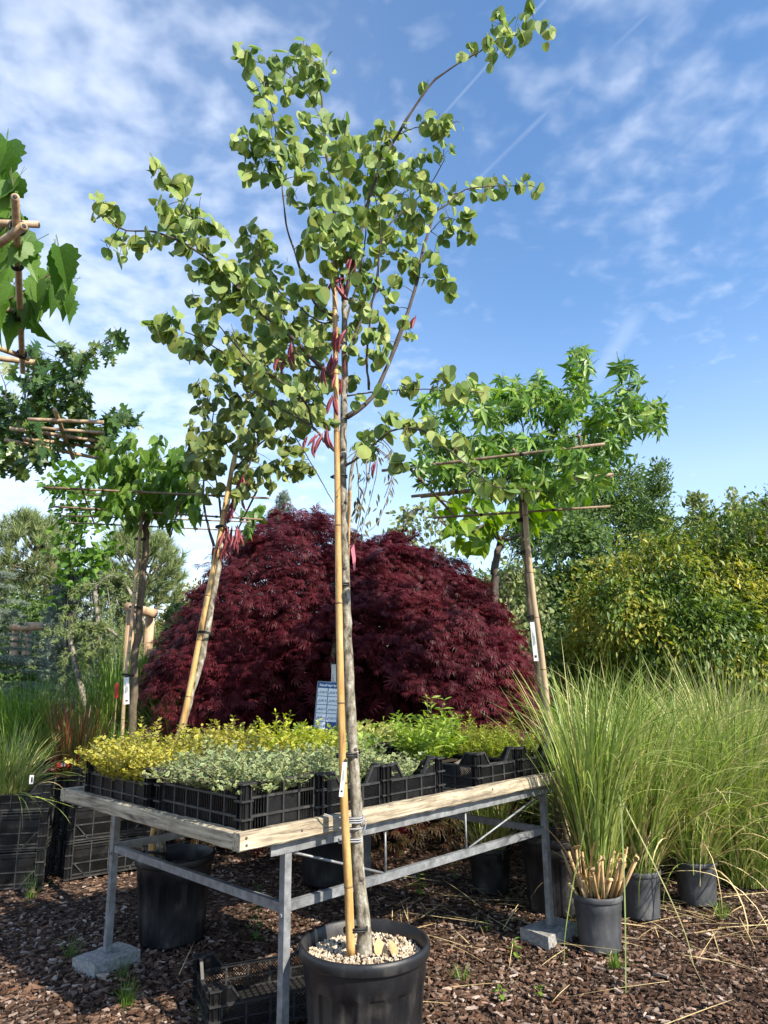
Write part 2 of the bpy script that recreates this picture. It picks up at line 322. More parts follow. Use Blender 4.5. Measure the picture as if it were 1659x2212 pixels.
HEART = [(0.0, 0.0), (0.16, -0.10), (0.34, -0.06), (0.48, 0.12), (0.52, 0.34), (0.46, 0.56), (0.32, 0.76), (0.14, 0.92), (0.0, 1.0)]
ROUND = [(0.0, 0.0), (0.20, -0.06), (0.42, 0.04), (0.54, 0.26), (0.52, 0.50), (0.40, 0.72), (0.20, 0.88), (0.0, 0.93)]
ELLIP = [(0.0, 0.0), (0.16, 0.18), (0.25, 0.45), (0.17, 0.78), (0.0, 1.0)]
LANCE = [(0.0, 0.0), (0.11, 0.22), (0.13, 0.45), (0.07, 0.78), (0.0, 1.0)]
OVATE = [(0.0, 0.0), (0.22, -0.03), (0.38, 0.14), (0.42, 0.34), (0.30, 0.62), (0.12, 0.86), (0.0, 1.04)]
MULB = [(0.0, 0.0), (0.2, -0.06), (0.33, 0.02), (0.36, 0.10), (0.45, 0.14), (0.42, 0.26), (0.50, 0.34), (0.34, 0.42), (0.40, 0.52), (0.30, 0.60), (0.30, 0.70), (0.17, 0.80), (0.10, 0.94), (0.0, 1.15)]
OAK = [(0.0, 0.0), (0.10, 0.05), (0.34, 0.06), (0.15, 0.20), (0.14, 0.26), (0.46, 0.42), (0.30, 0.46), (0.13, 0.52), (0.14, 0.58), (0.38, 0.78), (0.22, 0.78), (0.12, 0.82), (0.16, 0.97), (0.0, 1.05)]
T = {}
T['redbud'] = [half_leaf(HEART, 0.30, 0.05, 0.35), half_leaf(ROUND, 0.12, 0.10, 0.35), half_leaf(HEART, 0.45, 0.0, 0.4), half_leaf(ROUND, -0.15, 0.18, 0.3), half_leaf(HEART, 0.05, -0.12, 0.35), half_leaf(ROUND, 0.25, 0.2, 0.35, wavy=.10), half_leaf(HEART, -0.35, 0.3, 0.3, wavy=-.10), half_leaf([(x * .82, y) for x, y in HEART], 0.7, 0.1, 0.4, wavy=.08)]
T['tiny'] = [(np.array([(0, 0, 0), (.24, .45, .09), (0, 1, -.12), (-.24, .45, .09)]), [[0, 1, 2], [0, 2, 3]], np.zeros(2, int)), (np.array([(0, 0, 0), (.15, .5, .03), (0, 1, -.22), (-.15, .5, .03)]), [[0, 1, 2], [0, 2, 3]], np.zeros(2, int))]
def star(s, dr): return lobed([(0, 1.0, 0.15, 0.42), (0.95, 0.88, 0.14, 0.42), (-0.95, 0.88, 0.14, 0.42), (1.85, 0.58, 0.11, 0.42), (-1.85, 0.58, 0.11, 0.42)], s, dr, 0.5, (0, 0.1))
T['star'] = [star(0.2, 0.18), star(-0.1, 0.35), star(0.35, 0.05)]
MUN = [(x * .78, y) for x, y in MULB]
T['mulberry'] = [half_leaf(MUN, 0.25, 0.22, 0.3), half_leaf(MUN, 0.6, 0.35, 0.3), half_leaf(MUN, -0.2, 0.15, 0.3), half_leaf(MUN, 0.9, 0.2, 0.3)]
T['oak'] = [half_leaf(OAK, 0.15, 0.2, 0.3), half_leaf(OAK, 0.4, 0.1, 0.3), half_leaf(OAK, -0.1, 0.05, 0.3)]
T['catalpa'] = [half_leaf(OVATE, 0.15, 0.2, 0.4), half_leaf(OVATE, 0.35, 0.35, 0.4)]
T['ellip'] = [half_leaf(ELLIP, 0.25, 0.15, 0.1), half_leaf(ELLIP, 0.05, 0.3, 0.1)]
T['lance'] = [half_leaf(LANCE, 0.2, 0.2, 0.05), half_leaf(LANCE, 0.1, 0.45, 0.05)]
T['ovate'] = [half_leaf(OVATE, 0.2, 0.2, 0.2)]
def ivy(s, dr): return lobed([(0, 0.95, 0.26, 0.38), (0.9, 0.72, 0.22, 0.42), (-0.9, 0.72, 0.22, 0.42), (1.95, 0.48, 0.2, 0.4), (-1.95, 0.48, 0.2, 0.4)], s, dr, 0.5, (0, 0.2))
T['ivy'] = [ivy(0.1, 0.12), ivy(-0.15, 0.25)]
def dissect():
    V, F = [], []
    for k in range(7):
        a = (k - 3) * 0.42 + RNG.normal() * .06; ln = 1.0 - 0.11 * abs(k - 3); d = np.array([math.sin(a), math.cos(a)]); p = np.array([d[1], -d[0]]) * 0.055
        b = len(V); mid = d * ln * .5; t = d * ln
        V += [(0, 0, 0), (*(mid + p), -0.05), (*t, -0.35 * ln), (*(mid - p), -0.05)]; F.append([b, b + 1, b + 2, b + 3])
    return np.array(V), F, np.zeros(len(F), int)
T['dissect'] = [dissect() for _ in range(4)]
def varieg():
    """small leaf with a margin (material 0) round a middle field (material 1)"""
    o = np.array(ELLIP[1:-1]); full = [(0, 0)] + [(x, y) for x, y in o] + [(0, 1)] + [(-x, y) for x, y in o[::-1]]
    full = np.array(full) * [1.25, 1]; c = np.array([0, .48]); inn = c + (full - c) * [0.64, 0.70]; n = len(full)
    V = [(x, y, .18 * abs(x) - .15 * y * y) for x, y in full] + [(x, y, .18 * abs(x) - .15 * y * y) for x, y in inn]
    F = [[i, (i + 1) % n, n + (i + 1) % n, n + i] for i in range(n)] + [[n + i for i in range(n)]]
    return np.array(V), F, np.array([0] * n + [1])
T['varieg'] = [varieg()]
def needle_tuft(n, ln, spread, w):
    V, F = [], []
    for k in range(n):
        a = RNG.uniform(0, 6.283); th = spread * math.sqrt(RNG.uniform(0.02, 1)); y0 = RNG.uniform(-0.5, 0.3) * ln
        d = np.array([math.sin(th) * math.cos(a), math.cos(th), math.sin(th) * math.sin(a)]); p = np.cross(d, rdir(1)[0]); p /= np.linalg.norm(p)
        b = len(V); V += [np.array([0, y0, 0]) + p * w, np.array([0, y0, 0]) - p * w, np.array([0, y0, 0]) + d * ln * RNG.uniform(.7, 1.1)]; F.append([b, b + 1, b + 2])
    return np.array(V), F, np.zeros(len(F), int)
T['pine'] = [needle_tuft(42, 1.0, 1.0, 0.030) for _ in range(3)]
T['spruce'] = [needle_tuft(26, 0.5, 1.45, 0.035) for _ in range(3)]

ML = {}
ML['redbud'] = leaf_mat('redbud_leaf', [(0.085, 0.155, 0.04), (0.145, 0.23, 0.06), (0.21, 0.305, 0.085), (0.30, 0.37, 0.115), (0.11, 0.185, 0.045), (0.18, 0.265, 0.07), (0.35, 0.385, 0.11), (0.27, 0.345, 0.10)], 0.3, 0.5, 1.2, 0.3, 0.15, 30)
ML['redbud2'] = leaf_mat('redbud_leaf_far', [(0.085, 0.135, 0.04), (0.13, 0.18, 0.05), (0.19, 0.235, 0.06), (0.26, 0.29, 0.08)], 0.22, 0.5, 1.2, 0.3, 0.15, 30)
ML['star'] = leaf_mat('sweetgum_leaf', [(0.06, 0.14, 0.024), (0.10, 0.205, 0.034), (0.15, 0.275, 0.045), (0.25, 0.36, 0.06)], 0.3, 0.4, 1.15)
ML['mulberry'] = leaf_mat('mulberry_leaf', [(0.06, 0.14, 0.022), (0.09, 0.19, 0.03), (0.13, 0.24, 0.045)], 0.42, 0.45, 1.1)
ML['oak'] = leaf_mat('oak_leaf', [(0.025, 0.065, 0.018), (0.04, 0.095, 0.024), (0.07, 0.135, 0.03), (0.14, 0.19, 0.045)], 0.25, 0.35, 1.2)
ML['plane'] = leaf_mat('trained_tree_leaf', [(0.07, 0.15, 0.026), (0.11, 0.215, 0.035), (0.18, 0.29, 0.05)], 0.38, 0.42, 1.1)
ML['catalpa'] = leaf_mat('catalpa_leaf', [(0.12, 0.22, 0.02), (0.17, 0.29, 0.03), (0.26, 0.36, 0.03)], 0.42, 0.42, 1.1)
ML['maple'] = leaf_mat('purple_maple_leaf', [(0.045, 0.007, 0.013), (0.08, 0.011, 0.018), (0.105, 0.0145, 0.022), (0.145, 0.024, 0.030)], 0.25, 0.5, 1.15, 0.25, patch=(1.1, 1.6, -.65, .6))
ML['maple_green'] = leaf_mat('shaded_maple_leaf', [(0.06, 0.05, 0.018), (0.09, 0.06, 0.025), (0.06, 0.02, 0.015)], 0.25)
ML['gold_edge'] = leaf_mat('golden_leaf_margin', [(0.52, 0.42, 0.05), (0.60, 0.51, 0.12), (0.42, 0.39, 0.06), (0.50, 0.46, 0.14), (0.30, 0.32, 0.05)], 0.25)
ML['gold_mid'] = leaf_mat('golden_leaf_middle', [(0.19, 0.24, 0.03), (0.36, 0.34, 0.04), (0.26, 0.27, 0.03)], 0.25)
ML['silver_edge'] = leaf_mat('silver_leaf_margin', [(0.33, 0.37, 0.19), (0.41, 0.42, 0.21), (0.26, 0.32, 0.16), (0.43, 0.40, 0.14)], 0.22)
ML['silver_mid'] = leaf_mat('silver_leaf_middle', [(0.10, 0.17, 0.06), (0.14, 0.21, 0.08), (0.17, 0.23, 0.10)], 0.22)
ML['lime'] = leaf_mat('lime_leaf', [(0.22, 0.29, 0.025), (0.33, 0.38, 0.035), (0.46, 0.46, 0.05)], 0.3)
ML['ivy'] = leaf_mat('ivy_leaf', [(0.13, 0.24, 0.05), (0.20, 0.31, 0.07), (0.30, 0.38, 0.10), (0.42, 0.42, 0.12)], 0.25, 0.35)
ML['ivy_pale'] = leaf_mat('pale_ivy_leaf', [(0.28, 0.35, 0.08), (0.42, 0.44, 0.12), (0.55, 0.52, 0.20)], 0.25, 0.4)
ML['spirea'] = leaf_mat('bright_green_leaf', [(0.15, 0.26, 0.035), (0.23, 0.34, 0.05), (0.33, 0.40, 0.06)], 0.32)
ML['fine_yellow'] = leaf_mat('yellow_green_leaf', [(0.27, 0.33, 0.03), (0.38, 0.42, 0.04), (0.20, 0.28, 0.04)], 0.32)
ML['pine'] = leaf_mat('pine_needle', [(0.13, 0.185, 0.07), (0.19, 0.245, 0.09), (0.27, 0.31, 0.12)], 0.15, 0.5, 1.0)
ML['bluespruce'] = leaf_mat('blue_needle', [(0.14, 0.195, 0.15), (0.20, 0.26, 0.195), (0.28, 0.33, 0.25)], 0.1, 0.5, 1.0)
ML['cedar'] = leaf_mat('cedar_needle', [(0.12, 0.175, 0.06), (0.17, 0.225, 0.075), (0.23, 0.28, 0.10)], 0.1, 0.5, 1.0)
ML['yew'] = leaf_mat('yew_needle', [(0.015, 0.04, 0.015), (0.028, 0.065, 0.02), (0.045, 0.09, 0.028)], 0.1, 0.5, 1.0)
ML['dwarfpine'] = leaf_mat('dwarf_pine_needle', [(0.06, 0.13, 0.03), (0.09, 0.18, 0.04), (0.13, 0.24, 0.055)], 0.15, 0.5, 1.0)
ML['hedge'] = leaf_mat('creeper_leaf', [(0.03, 0.065, 0.016), (0.055, 0.105, 0.022), (0.09, 0.155, 0.028), (0.15, 0.215, 0.035), (0.25, 0.285, 0.045), (0.38, 0.35, 0.06)], 0.3, 0.42, 1.1, patch=(1.3, 2.6, -1.0, .6))
ML['tree_a'] = leaf_mat('background_leaf', [(0.07, 0.125, 0.035), (0.105, 0.17, 0.045), (0.15, 0.215, 0.055)], 0.3)
ML['tree_b'] = leaf_mat('dark_background_leaf', [(0.04, 0.08, 0.025), (0.065, 0.115, 0.033), (0.09, 0.15, 0.04)], 0.3)
ML['tree_c'] = leaf_mat('pale_background_leaf', [(0.15, 0.20, 0.075), (0.20, 0.245, 0.095), (0.26, 0.29, 0.12)], 0.3)
ML['golden'] = leaf_mat('golden_shrub_leaf', [(0.24, 0.22, 0.03), (0.36, 0.28, 0.04), (0.17, 0.20, 0.04)], 0.3)
ML['weep'] = leaf_mat('bronze_weeping_leaf', [(0.085, 0.075, 0.035), (0.13, 0.10, 0.05), (0.10, 0.12, 0.045), (0.17, 0.13, 0.07)], 0.25)
ML['grass'] = leaf_mat('grass_blade', [(0.09, 0.15, 0.03), (0.17, 0.25, 0.05), (0.26, 0.35, 0.07), (0.38, 0.45, 0.13), (0.20, 0.29, 0.06), (0.56, 0.50, 0.22)], 0.3, 0.42, 1.05, 0.4)
ML['grass_dry'] = leaf_mat('pale_grass_blade', [(0.11, 0.17, 0.04), (0.23, 0.30, 0.07), (0.36, 0.41, 0.14), (0.16, 0.22, 0.05), (0.52, 0.47, 0.22), (0.64, 0.54, 0.30)], 0.28, 0.5, 1.05, 0.3)
ML['grass_lime'] = leaf_mat('fresh_grass_blade', [(0.08, 0.16, 0.025), (0.13, 0.23, 0.035), (0.20, 0.31, 0.05)], 0.35, 0.4, 1.05)
ML['grass_dark'] = leaf_mat('dark_grass_blade', [(0.05, 0.105, 0.025), (0.08, 0.15, 0.035), (0.12, 0.19, 0.05)], 0.3, 0.4, 1.05)
ML['grass_red'] = leaf_mat('red_tipped_grass_blade', [(0.10, 0.16, 0.03), (0.16, 0.17, 0.035), (0.20, 0.05, 0.03), (0.11, 0.02, 0.02)], 0.3)
ML['straw'] = leaf_mat('straw', [(0.42, 0.32, 0.15), (0.55, 0.43, 0.22), (0.62, 0.51, 0.28)], 0.1, 0.6)
ML['cane'] = leaf_mat('cut_cane', [(0.34, 0.21, 0.09), (0.48, 0.33, 0.16), (0.58, 0.43, 0.23)], 0.1, 0.6)
ML['pod'] = leaf_mat('seed_pod', [(0.16, 0.025, 0.035), (0.26, 0.05, 0.065), (0.36, 0.10, 0.11)], 0.2, 0.45)
ML['weed'] = leaf_mat('weed_leaf', [(0.08, 0.17, 0.03), (0.13, 0.24, 0.04), (0.24, 0.36, 0.05)], 0.3)
ML['shade_weed'] = leaf_mat('broad_weed_leaf', [(0.06, 0.15, 0.03), (0.09, 0.19, 0.04)], 0.3)
ML['perlite'] = leaf_mat('pale_grit', [(0.48, 0.39, 0.27), (0.58, 0.50, 0.38), (0.26, 0.18, 0.12), (0.62, 0.54, 0.42), (0.38, 0.29, 0.19)], 0.0, 0.9)
ML['chip'] = leaf_mat('bark_chip', [(0.034, 0.018, 0.011), (0.066, 0.034, 0.020), (0.042, 0.022, 0.014), (0.11, 0.058, 0.035), (0.18, 0.105, 0.068), (0.054, 0.028, 0.018), (0.26, 0.165, 0.115), (0.07, 0.041, 0.028), (0.10, 0.06, 0.042), (0.42, 0.33, 0.275), (0.085, 0.05, 0.034), (0.045, 0.027, 0.019)], 0.0, 0.85, 1.0, 0.25, 0.45, 3.0)

def blades(pos, az, ln, lean, bend, w, seg=7, kink=None):
    """grass blades as tapering arched strips -> vertices, loops, counts"""
    n = len(pos); s = np.linspace(0, 1, seg + 1)
    th = lean[:, None] + bend[:, None] * s[None, :] ** 1.6
    dl = (ln / seg)[:, None]
    r = np.concatenate([np.zeros((n, 1)), np.cumsum(np.sin(th[:, :-1]) * dl, 1)], 1); z = np.concatenate([np.zeros((n, 1)), np.cumsum(np.cos(th[:, :-1]) * dl, 1)], 1)
    C = np.stack([pos[:, 0, None] + r * np.cos(az)[:, None], pos[:, 1, None] + r * np.sin(az)[:, None], pos[:, 2, None] + z], 2)
    tw = RNG.uniform(-.7, .7, n)[:, None] * s[None, :] + RNG.uniform(-.5, .5, n)[:, None]
    sx, sy = -np.sin(az)[:, None], np.cos(az)[:, None]
    side = np.stack([sx * np.cos(tw) + np.cos(az)[:, None] * np.cos(th) * np.sin(tw), sy * np.cos(tw) + np.sin(az)[:, None] * np.cos(th) * np.sin(tw), -np.sin(th) * np.sin(tw)], 2)
    prof = np.minimum(1, 0.55 + 2 * s) * np.sqrt(np.clip(1 - s, 0, 1)) ; prof[-1] = 0.04
    hw = (w[:, None] * prof[None, :] / 2)[:, :, None]
    V = np.stack([C - side * hw, C + side * hw], 2).reshape(n, -1, 3)
    q = np.array([[2 * i, 2 * i + 1, 2 * i + 3, 2 * i + 2] for i in range(seg)]).ravel(); k = 2 * (seg + 1)
    loops = (q[None, :] + (np.arange(n) * k)[:, None]).ravel()
    return V.reshape(-1, 3), loops, np.full(n * seg, 4)
def grass_mesh(name, n, r, hmin, hmax, lean, bend, w, mat, seg=7, center=(0, 0, 0)):
    a = RNG.uniform(0, 6.283, n); rr = r * np.sqrt(RNG.uniform(0, 1, n)); pos = np.stack([rr * np.cos(a), rr * np.sin(a), np.zeros(n)], 1) + np.asarray(center)
    az = a + RNG.normal(0, .7, n); q = rr / r
    V, l, c = blades(pos, az, RNG.uniform(hmin, hmax, n), np.abs(RNG.normal(0, .6, n)) * lean * (0.4 + q), bend * RNG.uniform(.1, 1.0, n) * (.5 + .7 * q), w * RNG.uniform(.6, 1.2, n), seg)
    return raw_mesh(name, V, l, c, mat, None, True)
# ------------------------------------------------------------------ ground
def ground_mat():
    m, N, L, bs = newmat('bark_mulch_ground')
    tx = N.new('ShaderNodeTexCoord'); v = N.new('ShaderNodeTexVoronoi'); v.inputs['Scale'].default_value = 38; L.new(tx.outputs['Object'], v.inputs['Vector'])
    rp = N.new('ShaderNodeValToRGB'); setramp(rp, [(0.0, (0.02, 0.013, 0.01)), (0.45, (0.055, 0.033, 0.023)), (0.75, (0.10, 0.065, 0.047)), (1.0, (0.24, 0.17, 0.13))])
    sp = N.new('ShaderNodeSeparateColor'); L.new(v.outputs['Color'], sp.inputs[0]); L.new(sp.outputs[0], rp.inputs[0]); L.new(rp.outputs[0], bs.inputs['Base Color'])
    bs.inputs['Roughness'].default_value = .95; bs.inputs['Specular IOR Level'].default_value = .15
    bp = N.new('ShaderNodeBump'); bp.inputs['Strength'].default_value = 1.0; bp.inputs['Distance'].default_value = .02; L.new(v.outputs['Distance'], bp.inputs['Height']); L.new(bp.outputs[0], bs.inputs['Normal'])
    return m
def gz(x, y):
    """gentle unevenness of the mulch, level close to the bench feet"""
    return 0.012 * np.sin(1.7 * x + 0.6) * np.sin(1.3 * y) + 0.008 * np.sin(4.1 * x + 2.2 * y)
def build_ground():
    xs = np.concatenate([np.linspace(-400, -8, 12), np.linspace(-7.5, 7.5, 76), np.linspace(8, 400, 12)])
    ys = np.concatenate([np.linspace(-60, 0, 6), np.linspace(0.5, 12, 58), np.linspace(13, 600, 14)])
    X, Y = np.meshgrid(xs, ys); Z = gz(X, Y) * (np.abs(X) < 7) * (Y < 11.5) * (Y > 0.4)
    V = np.stack([X, Y, Z - 0.006], 2).reshape(-1, 3); nx = len(xs)
    F = np.array([[j * nx + i, j * nx + i + 1, (j + 1) * nx + i + 1, (j + 1) * nx + i] for j in range(len(ys) - 1) for i in range(nx - 1)])
    tag(link('ground', raw_mesh('ground', V, F.ravel(), np.full(len(F), 4), ground_mat(), None, True)), 'brown bark mulch ground under the bench and pots', 'ground', kind='structure')
    # bark chips, too many to count
    def chips(n, x0, x1, y0, y1, s0, s1):
        p = np.stack([RNG.uniform(x0, x1, n), RNG.uniform(y0, y1, n), np.zeros(n)], 1)
        p[:, 2] = gz(p[:, 0], p[:, 1]) + RNG.uniform(-.003, .012, n)
        nrm = np.array([0, 0, 1.0]) + RNG.normal(0, .28, (n, 3)); return p, frames(rdir(n) * [1, 1, .15], nrm), s0 + (s1 - s0) * RNG.uniform(0, 1, n) ** 2.2
    temps = []
    for k in range(9):
        m = RNG.integers(5, 8); a = np.sort(RNG.uniform(0, 6.283, m)); asp = RNG.uniform(.28, .62); rr = RNG.uniform(.35, .55, m)
        top = np.stack([rr * np.cos(a) * asp, rr * np.sin(a), RNG.normal(0, .035, m) + .05], 1); bot = top * [1.06, 1.06, 1] - [0, 0, .13]
        V = np.vstack([top, bot]); F = [list(range(m))] + [[i, m + i, m + (i + 1) % m, (i + 1) % m] for i in range(m)]
        temps.append((V, F, np.zeros(len(F), int)))
    A = [chips(26000, -2.9, 2.4, 2.55, 5.0, .016, .062), chips(23000, -4.2, 4.2, 5.0, 8.5, .02, .065), chips(2500, -2.0, 2.4, 2.55, 4.6, .05, .085)]
    p = np.vstack([a[0] for a in A]); R = np.concatenate([a[1] for a in A]); s = np.concatenate([a[2] for a in A])
    tag(link('bark_chips', scatter_mesh('bark_chips', temps, p, R, s, ML['chip'], False)), 'loose brown and pale bark chips covering the ground', 'bark chips', kind='stuff')
build_ground()

# ------------------------------------------------------------------ the bench
YAW = 0.7962
BX, BY = -0.5577, 2.8978
D1, D2, ZT, TH = 1.64, 2.38, 0.9085, 0.066
E2 = np.array([math.cos(YAW), math.sin(YAW), 0]); E1 = np.array([-math.sin(YAW), math.cos(YAW), 0])
def T_(x, y, z=0.0): return np.array([BX, BY, 0]) + x * E2 + y * E1 + np.array([0, 0, z])
def plank(L, w, h, seed, seg=44, chip=0.0008):
    r = np.random.default_rng(seed); b = 0.006
    sec = np.array([(-w/2, -h/2+b), (-w/2, h/2-b), (-w/2+b, h/2), (0, h/2), (w/2-b, h/2), (w/2, h/2-b), (w/2, -h/2+b), (w/2-b, -h/2), (-w/2+b, -h/2)]); n = len(sec); V, F = [], []
    off = r.normal(0, chip, (seg + 1, n, 2)); off[:, 2:5, 1] -= np.abs(r.normal(0, chip * 1.2, (seg + 1, 3)))
    for i in range(seg + 1):
        x = -L / 2 + L * i / seg; V += [(x, sec[j, 0] + off[i, j, 0], sec[j, 1] + off[i, j, 1]) for j in range(n)]
    F = [[i * n + j, (i + 1) * n + j, (i + 1) * n + (j + 1) % n, i * n + (j + 1) % n] for i in range(seg) for j in range(n)]
    F += [list(range(n)), [seg * n + j for j in range(n)][::-1]]
    return MB().add(V, F)
bench = thing('nursery_bench', 'galvanised steel plant bench framed with weathered timber boards', 'bench', (BX, BY, 0), None, YAW)
zc = ZT - TH / 2
for (cx, cy, L, rot, sd) in ((D2/2, .026, D2, 0, 1), (.026, (D1 + .052)/2, D1 - .054, math.pi/2, 2), (D2 - .026, (D1 + .052)/2, D1 - .054, math.pi/2, 3), (D2/2, D1 + .026, D2, 0, 4)):
    o = plank(L, .05, TH, sd, int(L * 24)).build('timber_rail', M['timber'], bench); o.location = (cx, cy, zc); o.rotation_euler = (0, 0, rot)
    if sd == 1:
        for k, dx in enumerate((-D2/2 + .028, -D2/2 + .030, -D2/2 + .30, .42)):
            q = MB().lathe([(0.0055, -.002), (0.005, .001), (0.0001, .002)], 12).build('nail', M['dark_bark'], o); q.location = (dx, -.0265, (.014, -.012, .0, .01)[k]); q.rotation_euler = (math.pi / 2, 0, 0)
# steel frame
LX0, LX1, LY0, LY1, ZL, ZB = .27, 2.20, .065, 1.575, .79, .587
for y, nm in ((LY0, 0), (LY1, 1)):
    mb = MB(); mb.box((1.25, y - .018, .815), (2.14, .004, .05)); mb.box((1.25, y + .004, .838), (2.14, .04, .004)); mb.build('edge_angle', M['steel'], bench)
    mb = MB(); mb.box(((LX0 + LX1)/2, y, ZB), (LX1 - LX0 - .036, .024, .036)); mb.build('lower_rail', M['steel'], bench)
    for a, b in (((LX0 + .03, .785), (.83, ZB + .02)), ((.85, ZB + .018), (.85, .79)), ((1.45, ZB + .018), (1.45, .79)), ((1.47, ZB + .02), (LX1 - .03, .785))):
        MB().tube([(a[0], y, a[1]), (b[0], y, b[1])], .0055, 8).build('truss_rod', M['steel'], bench, True)
for x in (LX0, LX1):
    MB().box((x, (LY0 + LY1)/2, ZB - .005), (.026, LY1 - LY0 - .036, .036)).build('end_brace', M['steel'], bench)
    MB().box((x, (LY0 + LY1)/2, .815), (.03, LY1 - LY0 - .04, .04)).build('top_brace', M['steel'], bench)
    for y in (LY0, LY1):
        leg = MB(); leg.box((x, y, (.076 + .79)/2), (.034, .034, .79 - .076)); leg.box((x, y, .074), (.075, .075, .005)); lo = leg.build('leg', M['steel'], bench)
        MB().lathe([(.008, 0), (.008, .006), (.0001, .007)], 6).build('bolt', M['steel'], lo).matrix_local = Matrix.Translation((x - .0172, y, ZB - .03)) @ Matrix.Rotation(-math.pi/2, 4, 'Y')
top = MB()
for i in range(30): top.box((.06 + i * (D2 - .12)/29, D1/2 + .02, .872), (.006, D1 - .07, .006))
for j in range(14): top.box((D2/2, .07 + j * (D1 - .1)/13, .866), (D2 - .10, .006, .006))
top.build('mesh_top', M['steel'], bench)
def paver(name, label, x, y, rot, d=(.26, .19, .07)):
    mb = MB(); p = plank(d[0], d[1], d[2], int(abs(x * 97)) + 3, 10, .0015); o = p.build(name, M['concrete']); c = T_(x, y, d[2]/2)
    o.location = tuple(c); o.rotation_euler = (0, 0, YAW + rot); return tag(o, label, 'paving block', 'blocks under the bench feet')
paver('concrete_block', 'grey concrete block under the bench foot beside the ribbed black pot', LX0 - .01, LY1 - .02, .15, (.27, .20, .072))
paver('concrete_block', 'grey concrete block under the right bench foot near the reed pot', LX1, LY0, -.1, (.30, .20, .072))
paver('concrete_block', 'grey concrete block under the front bench foot at the picture bottom', LX0, LY0, .0, (.26, .19, .072))

# ------------------------------------------------------------------ crates
def lattice(mb, s0, s1, z0, z1, pitch, w, y, t=.003):
    """diagonal lattice of thin bars clipped to a panel"""
    H = z1 - z0; Wd = s1 - s0
    for sg in (1, -1):
        k = -H
        while k < Wd + H:
            a0, b0 = (k, 0) if sg > 0 else (k, H); a1, b1 = (k + H, H) if sg > 0 else (k + H, 0)
            f0 = max(0, -a0 / H) if a0 < 0 else 0; f1 = 1 if a1 <= Wd else 1 - (a1 - Wd) / H
            if f1 - f0 > .05:
                p = (s0 + a0 + (a1 - a0) * f0, y, z0 + b0 + (b1 - b0) * f0); q = (s0 + a0 + (a1 - a0) * f1, y, z0 + b0 + (b1 - b0) * f1)
                mb.bar(p, q, t, w)
            k += pitch
def crate_wall(kind, L, H, short):
    mb = MB(); h2 = L / 2; post = .035
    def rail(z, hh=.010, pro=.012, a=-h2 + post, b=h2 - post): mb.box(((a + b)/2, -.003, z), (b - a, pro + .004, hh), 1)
    if kind == 'low':
        h = H * .62; n = 3 if short else 5
        rail(.006, .012); rail(h * .5, .006, .008); rail(h, .010)
        xs = np.linspace(-h2 + post, h2 - post, n + 1)
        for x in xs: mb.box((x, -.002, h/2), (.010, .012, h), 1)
        for a, b in zip(xs[:-1], xs[1:]):
            if short and a < 0 < b: mb.box(((a + b)/2, 0, h * .26), (b - a - .012, .003, h * .46)); lattice(mb, a + .006, b - .006, h * .52, h - .004, .012, .0035, 0); continue
            lattice(mb, a + .006, b - .006, .012, h - .004, .012 if short else .014, .0035, 0)
        for s in (-1, 1):     # raised corners with a sloping shoulder
            pts = [(h2 - .004, h), (h2 - .004, H), (h2 - .075, H), (h2 - .125, h)]
            V = [(s * x, .002, z) for x, z in pts] + [(s * x, -.002, z) for x, z in pts]
            mb.add(V, [[0, 1, 2, 3], [7, 6, 5, 4], [0, 4, 5, 1], [1, 5, 6, 2], [2, 6, 7, 3]])
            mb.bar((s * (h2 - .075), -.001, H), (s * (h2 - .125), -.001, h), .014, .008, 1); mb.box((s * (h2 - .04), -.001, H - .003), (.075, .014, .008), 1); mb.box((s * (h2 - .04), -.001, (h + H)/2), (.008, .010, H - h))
    elif kind == 'deep':
        for z in (.006, H * .36, H * .70, H - .006): rail(z, .009)
        n = 4 if short else 6; xs = np.linspace(-h2 + post, h2 - post, n + 1)
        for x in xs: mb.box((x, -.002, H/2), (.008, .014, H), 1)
        for k, (a, b) in enumerate(zip(xs[:-1], xs[1:])):
            if short and k in (1, 2): mb.box(((a + b)/2, 0, H * .36), (b - a, .003, H * .7)); continue
            for x in np.arange(a + .014, b - .008, .0135): mb.box((x, 0, H/2), (.004, .004, H))
            if k % 2: mb.box(((a + b)/2, .001, H * .17), (b - a, .002, H * .33))
    else:
        for z in (.006, H * .12, H * .42, H * .90, H - .006): rail(z, .008, .014)
        n = 3 if short else 4; xs = np.linspace(-h2 + post, h2 - post, n + 1)
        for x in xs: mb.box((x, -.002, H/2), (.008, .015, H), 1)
        for k, (a, b) in enumerate(zip(xs[:-1], xs[1:])):
            mb.box(((a + b)/2, 0, H * .66), (b - a, .003, H * .20)); mb.box(((a + b)/2, 0, H * .06), (b - a, .003, H * .1))
            lattice(mb, a + .005, b - .005, H * .14, H * .41, .014, .004, 0); lattice(mb, a + .005, b - .005, H * .44, H * .57, .014, .004, 0)
            mb.box(((a + b)/2, 0, H * .83), (b - a, .003, H * .1))
        for s in (-1, 1): mb.bar((s * (h2 - .05), -.006, H * .42), (s * (h2 - .14), -.006, H * .02), .012, .009, 1)
    return mb
CRATE = {}
